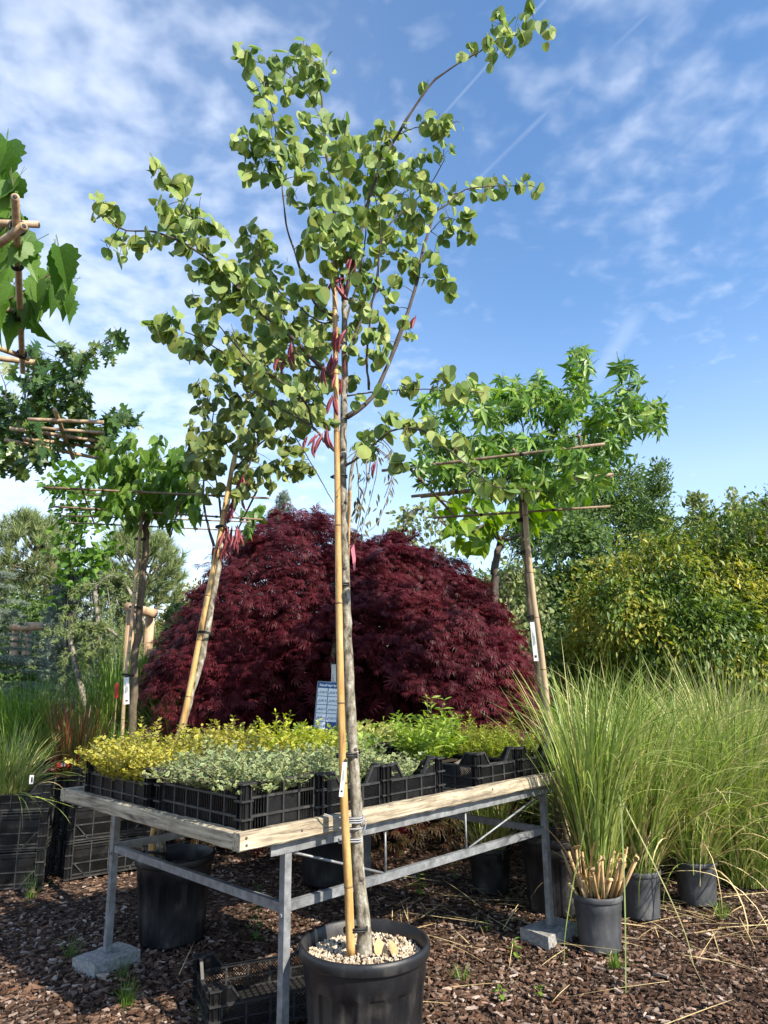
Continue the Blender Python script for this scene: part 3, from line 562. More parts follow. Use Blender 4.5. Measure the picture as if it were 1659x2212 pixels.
def crate_meshes(kind, L, Wd, H):
    key = (kind, L, Wd, H)
    if key in CRATE: return CRATE[key]
    b = MB(); b.box((0, 0, .008), (L - .06, .016, .006)); b.box((0, 0, .006), (L - .03, Wd - .03, .002))
    for x in np.arange(-L/2 + .04, L/2 - .02, .03): b.box((x, 0, .0085), (.006, Wd - .03, .006))
    for y in np.arange(-Wd/2 + .04, Wd/2 - .02, .03): b.box((0, y, .0085), (L - .03, .006, .006))
    p = MB()
    for z in (0.006, H * .33, H * .66, H - .005): p.box((-.004, -.004, z), (.055, .055, .007), 1)
    p.box((-.016, 0, H/2), (.004, .04, H)); p.box((0, -.016, H/2), (.04, .004, H))
    for k in (-1, 1): p.box((-.022, k * .012, H/2), (.010, .003, H)); p.box((k * .012, -.022, H/2), (.003, .010, H))
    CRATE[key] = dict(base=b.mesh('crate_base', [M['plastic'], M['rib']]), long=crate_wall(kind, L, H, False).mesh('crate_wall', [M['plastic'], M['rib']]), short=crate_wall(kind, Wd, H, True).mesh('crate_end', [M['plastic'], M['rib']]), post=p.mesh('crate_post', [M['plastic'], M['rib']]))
    return CRATE[key]
def crate(kind, L, Wd, H, loc, rot, label, group, tilt=None):
    m = crate_meshes(kind, L, Wd, H)
    t = thing('plastic_crate', label, 'crate', loc, group, rot)
    link('base', m['base'], t)
    for k, (mm, d) in enumerate(((m['long'], Wd), (m['short'], L), (m['long'], Wd), (m['short'], L))):
        o = link('side_wall', mm, t); a = k * math.pi / 2; o.rotation_euler = (0, 0, a); o.location = (math.sin(a) * (d/2 - .008), -math.cos(a) * (d/2 - .008), 0)
    for k in range(4):
        o = link('corner_post', m['post'], t); a = k * math.pi / 2; sx, sy = ((-1, -1), (1, -1), (1, 1), (-1, 1))[k]
        o.rotation_euler = (0, 0, a); o.location = (sx * (L/2 - .012), sy * (Wd/2 - .012), 0)
    if tilt: t.rotation_euler = (tilt[0], tilt[1], rot)
    return t
CL, CW, CZ = .66, .395, .878
# rows on the bench: (kind, bench x centre, bench y centre, height, label)
BC = [('deep', .245, .385, .205, 'deep slotted black crate of silver leaved plants at the bench front corner'),
      ('low', .645, .385, .20, 'black crate of silver leaved plants directly behind the bamboo stake'),
      ('low', 1.045, .385, .20, 'black crate with sparse silver sprigs beside the empty patch of mesh'),
      ('low', 1.86, .395, .19, 'half empty black crate with toppled pots near the bench right end'),
      ('low', 2.14, .40, .19, 'black crate of fine yellow green plants at the far right bench corner'),
      ('low', .245, 1.14, .20, 'black crate of golden leaved plants at the bench left corner'),
      ('low', .645, 1.14, .20, 'black crate of golden plants second from the bench left corner'),
      ('low', 1.045, 1.14, .20, 'black crate of lime green plants mid way along the bench back'),
      ('low', 1.445, 1.14, .20, 'black crate of green ivy behind the bamboo stake at the bench back'),
      ('low', 1.845, 1.14, .20, 'black crate of pale variegated ivy at the bench back'),
      ('low', 2.20, 1.14, .20, 'black crate at the bench back right corner')]
BC[4] = ('low', 2.145, .40, .19, BC[4][4])
for kind, x, y, H, lab in BC:
    w = CW
    if abs(x - 1.86) < .01: x = 1.76
    if abs(x - 2.145) < .01: x = 2.16
    crate(kind, CL, w, H, T_(x, y, CZ), YAW + math.pi / 2, lab, 'black crates set on the bench')
crate('low', .60, .42, .18, (-.55, 3.68, .024), .42, 'empty black crate lying on the mulch under the bench', 'crates on the ground')
# stacks of crates at the left
SK = [(-2.86, 5.72, .22, 3, 'left'), (-2.28, 6.10, .62, 3, 'mid'), (-1.86, 6.62, .70, 3, 'right')]
hs = {'left': (.26, .26, .18), 'mid': (.26, .27, .26), 'right': (.25, .26, .25)}
nm = {'left': 'the stack at the left picture edge', 'mid': 'the middle stack left of the bench', 'right': 'the stack half hidden by the bench board'}
for x, y, r, n, k in SK:
    z = .014
    for i in range(n):
        H = hs[k][i]
        crate('stack' if i < 2 else 'low', .60, .40, H if i < 2 else H, (x + .01 * (i % 2), y, z), r + (.02, -.02, .03)[i], ('lowest', 'second', 'topmost')[i] + ' black crate of ' + nm[k], 'stacked black crates at the left'); z += H + .004
for i, (x, y, r) in enumerate(((-3.3, 6.9, .5), (-2.62, 7.25, .6))):
    z = .014
    for j in range(3):
        crate('stack', .60, .40, .26, (x, y, z), r, ('lowest', 'second', 'topmost')[j] + (' black crate of the rear left stack below tall grass', ' black crate of the rear stack behind the middle one')[i], 'stacked black crates at the left'); z += .262

# ------------------------------------------------------------------ planting in the bench crates
def planting(name, label, cat, x, y, dx, dy, z0, h, nst, temps, mats, size, pairs, lean=.35, stem=None, bulge=1.0, group='plants filling the bench crates'):
    """many leafy stems filling one crate"""
    c = T_(x, y, 0); t = thing(name, label, cat, (c[0], c[1], z0), group, YAW)
    b = np.stack([RNG.uniform(-dx/2, dx/2, nst), RNG.uniform(-dy/2, dy/2, nst), np.zeros(nst)], 1)
    d = np.stack([b[:, 0] / dx * lean * 2.2, b[:, 1] / dy * lean * 2.2, np.ones(nst)], 1) + RNG.normal(0, lean * .6, (nst, 3)) * [1, 1, .2]; d /= np.linalg.norm(d, axis=1)[:, None]
    edge = 1 - .35 * np.maximum(np.abs(b[:, 0]) / dx * 2, np.abs(b[:, 1]) / dy * 2) ** 2
    ln = h * (.55 + .75 * RNG.uniform(0, 1, nst) ** 1.8) * edge * (1 + .25 * np.sin(b[:, 0] * 19 + x * 7) * np.sin(b[:, 1] * 16)); ph = RNG.uniform(0, 6.28, nst)
    droop = RNG.uniform(0, .5, nst) * bulge
    pos, tt, nn = [], [], []; sm = MB()
    for k in range(pairs):
        f = (k + 1.2) / (pairs + .2); p = b + d * (ln * f)[:, None]; p[:, :2] += d[:, :2] * (ln * droop * f * f)[:, None]; p[:, 2] -= ln * droop * .35 * f * f
        for s in (0, math.pi):
            a = ph + k * 1.57 + s + RNG.normal(0, .3, nst); o = np.stack([np.cos(a), np.sin(a), RNG.uniform(-.1, .8, nst)], 1)
            pos.append(p + RNG.normal(0, .003, (nst, 3))); tt.append(o + d * .4); nn.append(np.array([0, 0, 1.0]) + RNG.normal(0, .45, (nst, 3)))
    pos, tt, nn = np.vstack(pos), np.vstack(tt), np.vstack(nn)
    sc = size * RNG.uniform(.65, 1.2, len(pos))
    tag(link('leaves', scatter_mesh('leaves', temps, pos, frames(tt, nn), sc, mats), t), kind='stuff')
    st = MB()
    for i in range(nst):
        f = np.linspace(0, 1, 4)[:, None]; q = b[i] + d[i] * ln[i] * f; q[:, :2] += d[i, :2] * ln[i] * droop[i] * (f ** 2); q[:, 2] -= ln[i] * droop[i] * .35 * (f[:, 0] ** 2)
        st.tube(q, .0011, 3, cap=False)
    tag(st.build('stems', stem or M['brown_bark'], t), kind='stuff')
    MB().box((0, 0, -.005), (dx * .96, dy * .96, .01)).build('soil', M['soil'], t)
    return t
VT = T['varieg']; GM = [ML['gold_edge'], ML['gold_mid']]; SM = [ML['silver_edge'], ML['silver_mid']]
zb = CZ + .10
def pl(*a, **k): return planting(*a, **k)
DX, DY = .34, .58
pl('euonymus_plants', 'silver and green variegated plants spilling over the deep front crate', 'plants', .245, .385, DX + .03, DY + .03, zb + .04, .17, 460, VT, SM, .023, 10, .62, bulge=1.7)
pl('euonymus_plants', 'silver variegated plants in the crate behind the bamboo stake', 'plants', .645, .40, DX, DY, zb + .02, .15, 330, VT, SM, .023, 9, .45)
pl('euonymus_plants', 'sparse silver variegated sprigs in the crate beside the bare mesh', 'plants', 1.045, .385, DX - .04, DY, zb, .15, 130, VT, SM, .024, 8, .35)
pl('euonymus_plants', 'golden variegated plants at the bench left corner', 'plants', .245, 1.14, DX + .04, DY + .06, zb + .01, .22, 430, VT, GM, .026, 13, .42)
pl('euonymus_plants', 'golden variegated plants second from the bench left corner', 'plants', .645, 1.14, DX + .04, DY, zb + .01, .22, 400, VT, GM, .026, 13, .38)
pl('honeysuckle_plants', 'lime green bushy plants mid way along the bench', 'plants', 1.045, 1.10, DX + .06, DY + .05, zb + .01, .215, 420, T['ellip'], [ML['lime']], .030, 11, .45)
pl('ivy_plants', 'trailing green ivy behind the trunk at the bench back', 'plants', 1.445, 1.14, DX + .06, DY + .04, zb + .01, .15, 190, T['ivy'], [ML['ivy']], .048, 6, .6)
pl('ivy_plants', 'pale yellow variegated ivy at the bench back right of the trunk', 'plants', 1.845, 1.14, DX + .06, DY + .04, zb + .01, .16, 190, T['ivy'], [ML['ivy_pale']], .046, 6, .55)
pl('ivy_plants', 'yellow green leafy plants at the bench back right corner', 'plants', 2.19, 1.14, DX, DY, zb + .01, .16, 190, T['ellip'], [ML['spirea']], .038, 8, .45)
pl('spirea_plants', 'tall bright green leafy shoots rising from the half empty crate', 'plants', 1.76, .58, DX, .20, zb, .30, 90, T['lance'], [ML['spirea']], .058, 12, .3)
pl('spirea_plants', 'fine feathery yellow green plants at the bench right end', 'plants', 2.16, .46, DX, .46, zb, .22, 260, T['lance'], [ML['fine_yellow']], .026, 14, .38)
# toppled grey-brown pots in the half empty crate
def small_pot(label, x, y, z, rx, rz, r=.055, h=.10):
    o = MB().lathe([(r * .72, 0), (r * .74, .002), (r, h), (r * 1.08, h + .002), (r * 1.08, h + .012), (r * .98, h + .012), (r * .7, .006), (0.0005, .005)], 28).build('flower_pot', M['log' if False else 'claypot'], None, True)
    c = T_(x, y, z); o.location = tuple(c); o.rotation_euler = (rx, 0, rz); return tag(o, label, 'pot', 'toppled pots in the crate')
M['claypot'] = noise_mat('dull_brown_pot', [(0.3, (0.14, 0.11, 0.085)), (0.6, (0.24, 0.20, 0.16)), (0.8, (0.32, 0.28, 0.23))], (14, 14, 14), 4, .6, .1)
small_pot('round brown pot lying on its side in the half empty crate', 1.72, .34, CZ + .065, 1.45, 2.3)
small_pot('brown pot lying behind the raised crate corner nearest the bench right end', 1.84, .20, CZ + .065, 1.5, 1.2, .05)
# ------------------------------------------------------------------ pots
def big_pot(label, c, R, H, mat='pot', flutes=14, soil=.06, grit=0, group='large black tree pots', name='tree_pot', weeds=0):
    t = thing(name, label, 'pot', (c[0], c[1], 0.002), group)
    def rf(a, z): return 1 - .030 * (np.clip(np.cos(a * flutes) * 5, -1, 1) * .5 + .5) * (1.0 if z < H * .72 else 0) if flutes else np.ones_like(a)
    n = flutes * 14 if flutes else 48
    b = MB().lathe([(0.001, .004), (R * .78, .004), (R * .785, 0.0), (R * .80, .02), (R * .86, H * .40), (R * .905, H * .71), (R * .925, H * .725), (R * .94, H * .90)], n, 0, (0, 0, 0), rf); b.build('body', M[mat], t, True)
    MB().lathe([(R * .938, H * .893), (R * .985, H * .895), (R, H * .91), (R, H * .965), (R * .985, H * .995), (R * .955, H), (R * .93, H * .985), (R * .91, H * .90), (R * .885, H * .75)], 64).build('rim', M[mat], t, True)
    MB().lathe([(R * .9, H - soil), (R * .5, H - soil + .008), (0.001, H - soil + .014)], 40).build('soil', M['soil'], t, True)
    if grit:
        a = RNG.uniform(0, 6.283, grit); r = R * .88 * np.sqrt(RNG.uniform(0, 1, grit)); p = np.stack([r * np.cos(a), r * np.sin(a), H - soil + .012 - .01 * r / R + RNG.uniform(-.002, .007, grit)], 1)
        V = np.array([(1, 0, 0), (-.8, .3, 0), (0, 1, .1), (.1, -.9, -.1), (0, 0, .8), (0, .1, -.8)]) * .5; F = [[0, 2, 4], [2, 1, 4], [1, 3, 4], [3, 0, 4], [2, 0, 5], [1, 2, 5], [3, 1, 5], [0, 3, 5]]
        tag(link('grit', scatter_mesh('grit', [(V, F, np.zeros(8, int))], p, frames(rdir(grit), rdir(grit)), RNG.uniform(.008, .024, grit), ML['perlite'], False), t), kind='stuff')
    return t
MT = np.array([-0.095, 3.16])           # main tree
big_pot('large ribbed black pot in front holding the tall heart leaved tree', (MT[0], MT[1]), .262, .455, soil=.06, grit=1300)
big_pot('large black pot in the shade under the bench left half', (-1.26, 4.56), .228, .47, flutes=16, soil=.10, grit=120)
big_pot('large black pot behind the right bench leg holding the sweetgum', (1.10, 5.02), .235, .46, soil=.05)
big_pot('plain black tub in deep shade behind the front bench leg', (-.42, 5.72), .26, .50, flutes=0)
def nursery_pot(label, c, R, H, mat, rot=0): return big_pot(label, c, R, H, mat, 0, .025, 0, 'small pots of ornamental grass', 'nursery_pot')
GP = [('small dusty grey pot of cut reed grass in front at the right', 1.17, 4.35, .138, .29, 'dusty_pot'),
      ('dusty pot second from the front in the grass row', 1.58, 4.88, .14, .28, 'dusty_pot'),
      ('dusty pot third in the grass row farther right', 2.04, 5.12, .14, .27, 'dusty_pot'),
      ('black pot at the far end of the grass row', 2.72, 6.15, .15, .27, 'pot'),
      ('black pot left of the sweetgum pot in bench shade', .72, 5.42, .155, .30, 'pot')]
for lab, x, y, R, H, m in GP: nursery_pot(lab, (x, y), R, H, m)

# ------------------------------------------------------------------ stakes, ties, tags
def bamboo(label, pts, r0, r1, mat='bamboo', step=.33, name='bamboo_stake', group=None, parent=None):
    q = spline(pts, 60); L = np.concatenate([[0], np.cumsum(np.linalg.norm(np.diff(q, axis=0), axis=1))]); base = q[0].copy()
    rad = r0 + (r1 - r0) * L / L[-1]
    t = thing(name, label, 'bamboo stake', base, group) if parent is None else parent
    o = MB().tube(q - base, rad, 14).build('cane', M[mat], t, True)
    if parent is not None: o.location = tuple(base - np.array(parent.location))
    s = step * .6
    while s < L[-1] - .02:
        i = min(np.searchsorted(L, s), len(q) - 2); d = unit(q[i + 1] - q[i]); p = q[i] - base; r = rad[i]
        k = MB().tube([p - d * .004, p - d * .0015, p + d * .0015, p + d * .004], [r * 1.005, r * 1.07, r * 1.07, r * 1.005], 14, cap=False).build('node', M['node'], o if parent is not None else t, True)
        s += step * RNG.uniform(.8, 1.15)
    return t
def tie(parent, c, axis, rx, ry, wraps=2, mat='rubber', th=.0045, vdir=(1, 0, 0)):
    """band looped round trunk and stake; world coordinates, child of parent"""
    a = np.linspace(0, 2 * math.pi * wraps, 26 * wraps); ax = unit(axis); x = unit(np.array(vdir) - ax * (np.array(vdir) @ ax)); y = np.cross(ax, x)
    p = np.array([np.array(c) + x * rx * math.cos(t) + y * ry * math.sin(t) + ax * (.009 * (t / (2 * math.pi) - wraps / 2) + .002 * math.sin(3 * t)) for t in a]) - np.array(parent.location)
    return MB().tube(p, th, 6).build('tie', M[mat], parent, True)
def plant_tag(label, top, ln, w, facing, lean=(0, 0), cat='label'):
    """hanging white label with a looped strap and printed lines"""
    t = thing('plant_label', label, cat, top, 'white hanging plant labels'); az = math.atan2(facing[1], facing[0]) + math.pi / 2
    t.rotation_euler = (lean[0], lean[1], az)
    MB().box((0, 0, -ln / 2 - .012), (w, .0012, ln)).build('card', M['white'], t)
    MB().add([(-w/2, -.0006, -.012), (w/2, -.0006, -.012), (0, -.0006, .006), (-w/2, .0006, -.012), (w/2, .0006, -.012), (0, .0006, .006)], [[0, 1, 2], [5, 4, 3], [0, 2, 5, 3], [1, 4, 5, 2]]).build('point', M['ink'], t)
    for k in range(3): MB().box(((-.22 + .2 * k) * w, -.001, -ln * (.45 + .03 * k)), (w * .07, .0006, ln * (.42 - .1 * k))).build('print_line', M['ink'], t)
    MB().box((0, -.001, -ln * .93), (w * .5, .0006, ln * .06)).build('print_line', M['ink'], t)
    return t

# ------------------------------------------------------------------ trees read from the photograph
def px_poly(pts, Y0, Y1, n=24):
    """pixel polyline -> 3D curve, distance running from Y0 to Y1"""
    p = np.asarray(pts, float); L = np.concatenate([[0], np.cumsum(np.linalg.norm(np.diff(p, axis=0), axis=1))]); L /= L[-1]
    return spline(np.array([P(u, v, Y0 + (Y1 - Y0) * f) for (u, v), f in zip(p, L)]), n)
def limb(parent, name, q, r0, r1, mat, knob=0.0, n=8):
    base = np.array(parent.location); k = len(q); f = np.linspace(0, 1, k); rad = r0 + (r1 - r0) * f ** .8
    if knob: rad = rad * (1 + knob * np.clip(np.sin(np.arange(k) * 1.9) + RNG.normal(0, .6, k), 0, 2))
    q = q + RNG.normal(0, min(r0, r1) * .25 + 5e-4, q.shape)
    return MB().tube(q - base, rad, n).build(name, mat, parent, True)
def proj(q):
    d = q - CAM; w = d @ FWD; return np.stack([829.5 + FPX * (d @ CX) / w, 1106 - FPX * (d @ CY) / w], -1)

def leafy(parent, curves, blobs, temps, mats, meshes, size, dens, leafpx, twig_mat, n_parts, hang=.7, jitter=.18, twig_r=.0018, Ymid=None, yspread=0.0, thick=1.0, sizes=None, flat=0.4, attach=True):
    """leaves in clusters placed where the photograph shows them, at the distance of the nearest branch, on real twigs"""
    base = np.array(parent.location); allp = np.vstack(curves); ap = proj(allp); pos, tt, nn, sc = [], [], [], []; tw = MB()
    for (u, v, ru, rv) in blobs:
        d2 = (ap[:, 0] - u) ** 2 + (ap[:, 1] - v) ** 2; i = int(np.argmin(d2 + RNG.uniform(0, 250, len(d2)))); near = allp[i]
        Y = near[1] + RNG.normal(0, jitter) if Ymid is None else Ymid + RNG.normal(0, yspread)
        c = P(u, v, Y); mpp = np.linalg.norm(c - CAM) / FPX; n = max(2, int(round(dens * ru * rv / (leafpx * leafpx / 4))))
        if attach:
            f = np.linspace(0, 1, 6)[:, None]; q = near * (1 - f) + c * f; q[:, 2] += .06 * np.linalg.norm(c - near) * np.sin(f[:, 0] * 3.14); tw.tube(q - base, np.linspace(twig_r * 1.3, twig_r * .6, 6), 5, cap=False)
        a = RNG.uniform(0, 6.283, n); r = np.sqrt(RNG.uniform(0, 1, n)); off = np.stack([a * 0, a * 0, a * 0], 1)
        off += (np.cos(a) * r * ru * mpp)[:, None] * CX + (np.sin(a) * r * rv * mpp)[:, None] * CY + (RNG.normal(0, .55, n) * thick * min(ru, rv) * mpp)[:, None] * np.array([0, 1.0, 0])
        lp = c + off; out = off / (np.linalg.norm(off, axis=1)[:, None] + 1e-6)
        t = np.array([0, 0, -1.0]) * hang + out * .55 * (1 - hang * .5) + RNG.normal(0, .28, (n, 3)); s = size * RNG.uniform(.55, 1.25, n)
        face = np.array([0.35, -.75, .35]) * (1 - flat) + np.array([0, 0, 1.0]) * flat
        nrm = face + RNG.normal(0, .55, (n, 3))
        t /= np.linalg.norm(t, axis=1)[:, None]
        pos.append(lp - t * s[:, None] * .45); tt.append(t); nn.append(nrm); sc.append(s)
        if attach:      # side twiglets from the cluster centre to a few leaves
            for k in range(min(n, 4)): tw.tube(np.array([c, (c + pos[-1][k]) / 2 + [0, 0, .01], pos[-1][k] - t[k] * s[k] * .3]) - base, twig_r * .55, 4, cap=False)
    if attach: tag(tw.build('twigs', twig_mat, parent, True), kind='stuff')
    pos, tt, nn, sc = np.vstack(pos), np.vstack(tt), np.vstack(nn), np.concatenate(sc)
    _lv(parent, temps, meshes, pos, frames(tt, nn), sc, mats, n_parts)
    return len(pos)
def _lv(parent, temps, meshes, pos, R, sc, mats, n_parts):
    base = np.array(parent.location); d = pos - CAM; dist = np.linalg.norm(d, axis=1)
    show = sc / dist * (0.3 + np.abs(np.einsum('ni,ni->n', d / dist[:, None], R[:, :, 2]))); uv = proj(pos)
    show = np.where((uv[:, 0] > -20) & (uv[:, 0] < 1680) & (uv[:, 1] > -20) & (uv[:, 1] < 2230), show, 0)
    order = np.argsort(-show); big, small = order[:n_parts], order[n_parts:]
    for i in big:
        o = link('leaf', meshes[RNG.integers(0, len(meshes))], parent); m = np.eye(4); m[:3, :3] = R[i] * sc[i]; m[:3, 3] = pos[i] - base; o.matrix_local = Matrix(m.tolist())
    if len(small): tag(link('foliage', scatter_mesh('foliage', temps, pos[small] - base, R[small], sc[small], mats), parent), kind='stuff')

def pod_mesh():
    V, F = [], []; n = 7
    for i in range(n):
        f = i / (n - 1); w = .11 * math.sin(math.pi * min(1, .08 + f * .95)) ** .6; x = .12 * math.sin(f * 2.2); b = .02 * (i % 2)
        V += [(x - w, f, 0), (x, f, .03 + b), (x + w, f, 0), (x, f, -.03 - b)]
    for i in range(n - 1):
        for j in range(4): F.append([4 * i + j, 4 * i + (j + 1) % 4, 4 * i + 4 + (j + 1) % 4, 4 * i + 4 + j])
    V += [(-.008, -.2, 0), (.008, -.2, 0)]; b = len(V); F.append([b - 2, b - 1, 2, 0]); return np.array(V), F, np.zeros(len(F), int)
POD = temp_meshes('seed_pod', [pod_mesh()], [ML['pod']])[0]
def pods(parent, places, Y, size, k=3):
    base = np.array(parent.location)
    for (u, v) in places:
        for j in range(k):
            c = P(u + RNG.normal(0, 6), v + RNG.normal(0, 5), Y + RNG.normal(0, .06)); t = np.array([[RNG.normal(0, .3), RNG.normal(0, .3), -1.0]]); n = np.array([[RNG.normal(0, .6), -1.0, RNG.normal(0, .2)]])
            o = link('seed_pod', POD, parent); m = np.eye(4); m[:3, :3] = frames(t, n)[0] * size * RNG.uniform(.8, 1.15); m[:3, 3] = c - base; o.matrix_local = Matrix(m.tolist())
RB_MESH = temp_meshes('leaf', T['redbud'], [ML['redbud']])
RB2_MESH = temp_meshes('leaf', T['redbud'], [ML['redbud2']])

# --- the tall heart-leaved tree in front
tree = thing('redbud_tree', 'tall slender heart leaved redbud tree in the big front pot', 'tree', (MT[0], MT[1], .395))
TY = 3.16
def tp(pts, Y0=None, Y1=None, n=24): return px_poly(pts, TY if Y0 is None else Y0, TY if Y1 is None else Y1, n)
trunk_px = [(790, 2062), (786, 2000), (772, 1850), (771, 1760), (761, 1600), (750, 1380), (746, 1250), (743, 1100), (740, 1000), (744, 850), (744, 745), (744, 650)]
q = px_poly(trunk_px, 3.16, 3.24, 60)
base = np.array(tree.location); rad = np.interp(np.linspace(0, 1, 60), [0, .03, .08, .25, .6, 1], [.043, .035, .0280, .0245, .0200, .0135])
rad = rad * (1 + .05 * np.sin(np.arange(60) * 2.3)); q = q + RNG.normal(0, .0012, q.shape)
trk = MB().tube(q - base, rad, 16).build('trunk', M['bark'], tree, True)
for i in (9, 15, 21, 27, 33, 38, 44):       # healed branch scars
    d = np.array([RNG.normal(0, .6), -1, RNG.normal(0, .3)]); d = unit(d)
    MB().tube([q[i] - base + d * rad[i] * .6, q[i] - base + d * rad[i] * 1.12, q[i] - base + d * rad[i] * 1.2], [.011, .008, .003], 10).build('branch_scar', M['dark_bark'], trk, True)
MAIN = [  # pixel polyline, start and end distance, start and end radius
 ([(744, 650), (735, 560), (722, 450), (705, 330), (697, 250), (690, 180), (662, 95)], 3.24, 3.30, .011, .0025),
 ([(749, 901), (800, 863), (833, 800), (869, 707), (899, 615), (912, 545), (926, 500), (940, 460), (968, 440), (1003, 411), (1060, 402), (1150, 402)], 3.2, 3.5, .012, .002),
 ([(742, 763), (760, 740), (781, 691), (812, 631), (817, 582), (822, 530), (845, 480), (900, 430), (930, 398), (962, 340)], 3.22, 3.45, .008, .002),
 ([(797, 843), (793, 763), (803, 664), (816, 582), (822, 500), (810, 420)], 3.28, 2.9, .006, .002),
 ([(744, 650), (768, 545), (800, 420), (830, 340), (857, 293), (890, 240), (918, 200), (940, 172), (985, 140), (1030, 115), (1078, 85), (1140, 68), (1185, 55)], 3.24, 3.0, .010, .002),
 ([(734, 826), (687, 787), (625, 724), (548, 664), (500, 605), (450, 560), (390, 522), (330, 500), (270, 497), (236, 470), (224, 440)], 3.22, 2.85, .012, .0015),
 ([(450, 560), (432, 500), (402, 450), (386, 410), (345, 362)], 2.98, 2.92, .004, .0015),
 ([(732, 686), (687, 664), (658, 608), (638, 548), (620, 490), (612, 430), (606, 360), (596, 300)], 3.23, 2.95, .008, .002),
 ([(606, 360), (592, 262), (577, 200), (545, 140)], 2.98, 3.05, .003, .0015),
 ([(739, 988), (707, 959), (674, 922), (618, 889), (570, 860), (520, 830)], 3.2, 3.6, .009, .002),
 ([(700, 800), (654, 780), (628, 730), (600, 640)], 3.2, 3.45, .006, .002),
 ([(732, 691), (694, 697), (648, 664), (600, 625), (555, 540)], 3.23, 3.4, .005, .002),
 ([(674, 922), (660, 870), (600, 820), (548, 793), (490, 765), (430, 730), (372, 708), (325, 708)], 3.35, 2.95, .006, .0015),
 ([(750, 855), (813, 846), (909, 841), (1045, 848)], 3.2, 3.05, .005, .0015),
 ([(747, 1005), (780, 985), (846, 930), (912, 930), (955, 962), (1012, 1005), (1058, 1045), (1095, 1056), (1165, 1062)], 3.2, 2.9, .006, .0012),
 ([(740, 640), (722, 540), (738, 440), (735, 350), (748, 272)], 3.24, 2.95, .006, .002),
 ([(744, 700), (775, 600), (790, 500), (790, 400), (812, 318)], 3.24, 3.4, .006, .002),
 ([(690, 250), (660, 200), (610, 150), (540, 130)], 3.28, 3.2, .003, .0012),
 ([(857, 293), (900, 275), (990, 262)], 3.12, 2.98, .003, .0012),
 ([(930, 500), (965, 470), (1012, 490)], 3.38, 3.3, .003, .0012),
 ([(912, 545), (940, 560), (975, 640)], 3.36, 3.3, .003, .0012),
 ([(520, 620), (490, 600), (430, 590)], 2.98, 2.9, .003, .0012),
 ([(548, 793), (470, 700), (415, 640)], 3.1, 3.2, .004, .0012)]
curves = []
for pts, a, b, r0, r1 in MAIN:
    qq = px_poly(pts, a, b, 30); curves.append(qq); limb(tree, 'branch', qq, r0, r1, M['dark_bark'], .25)
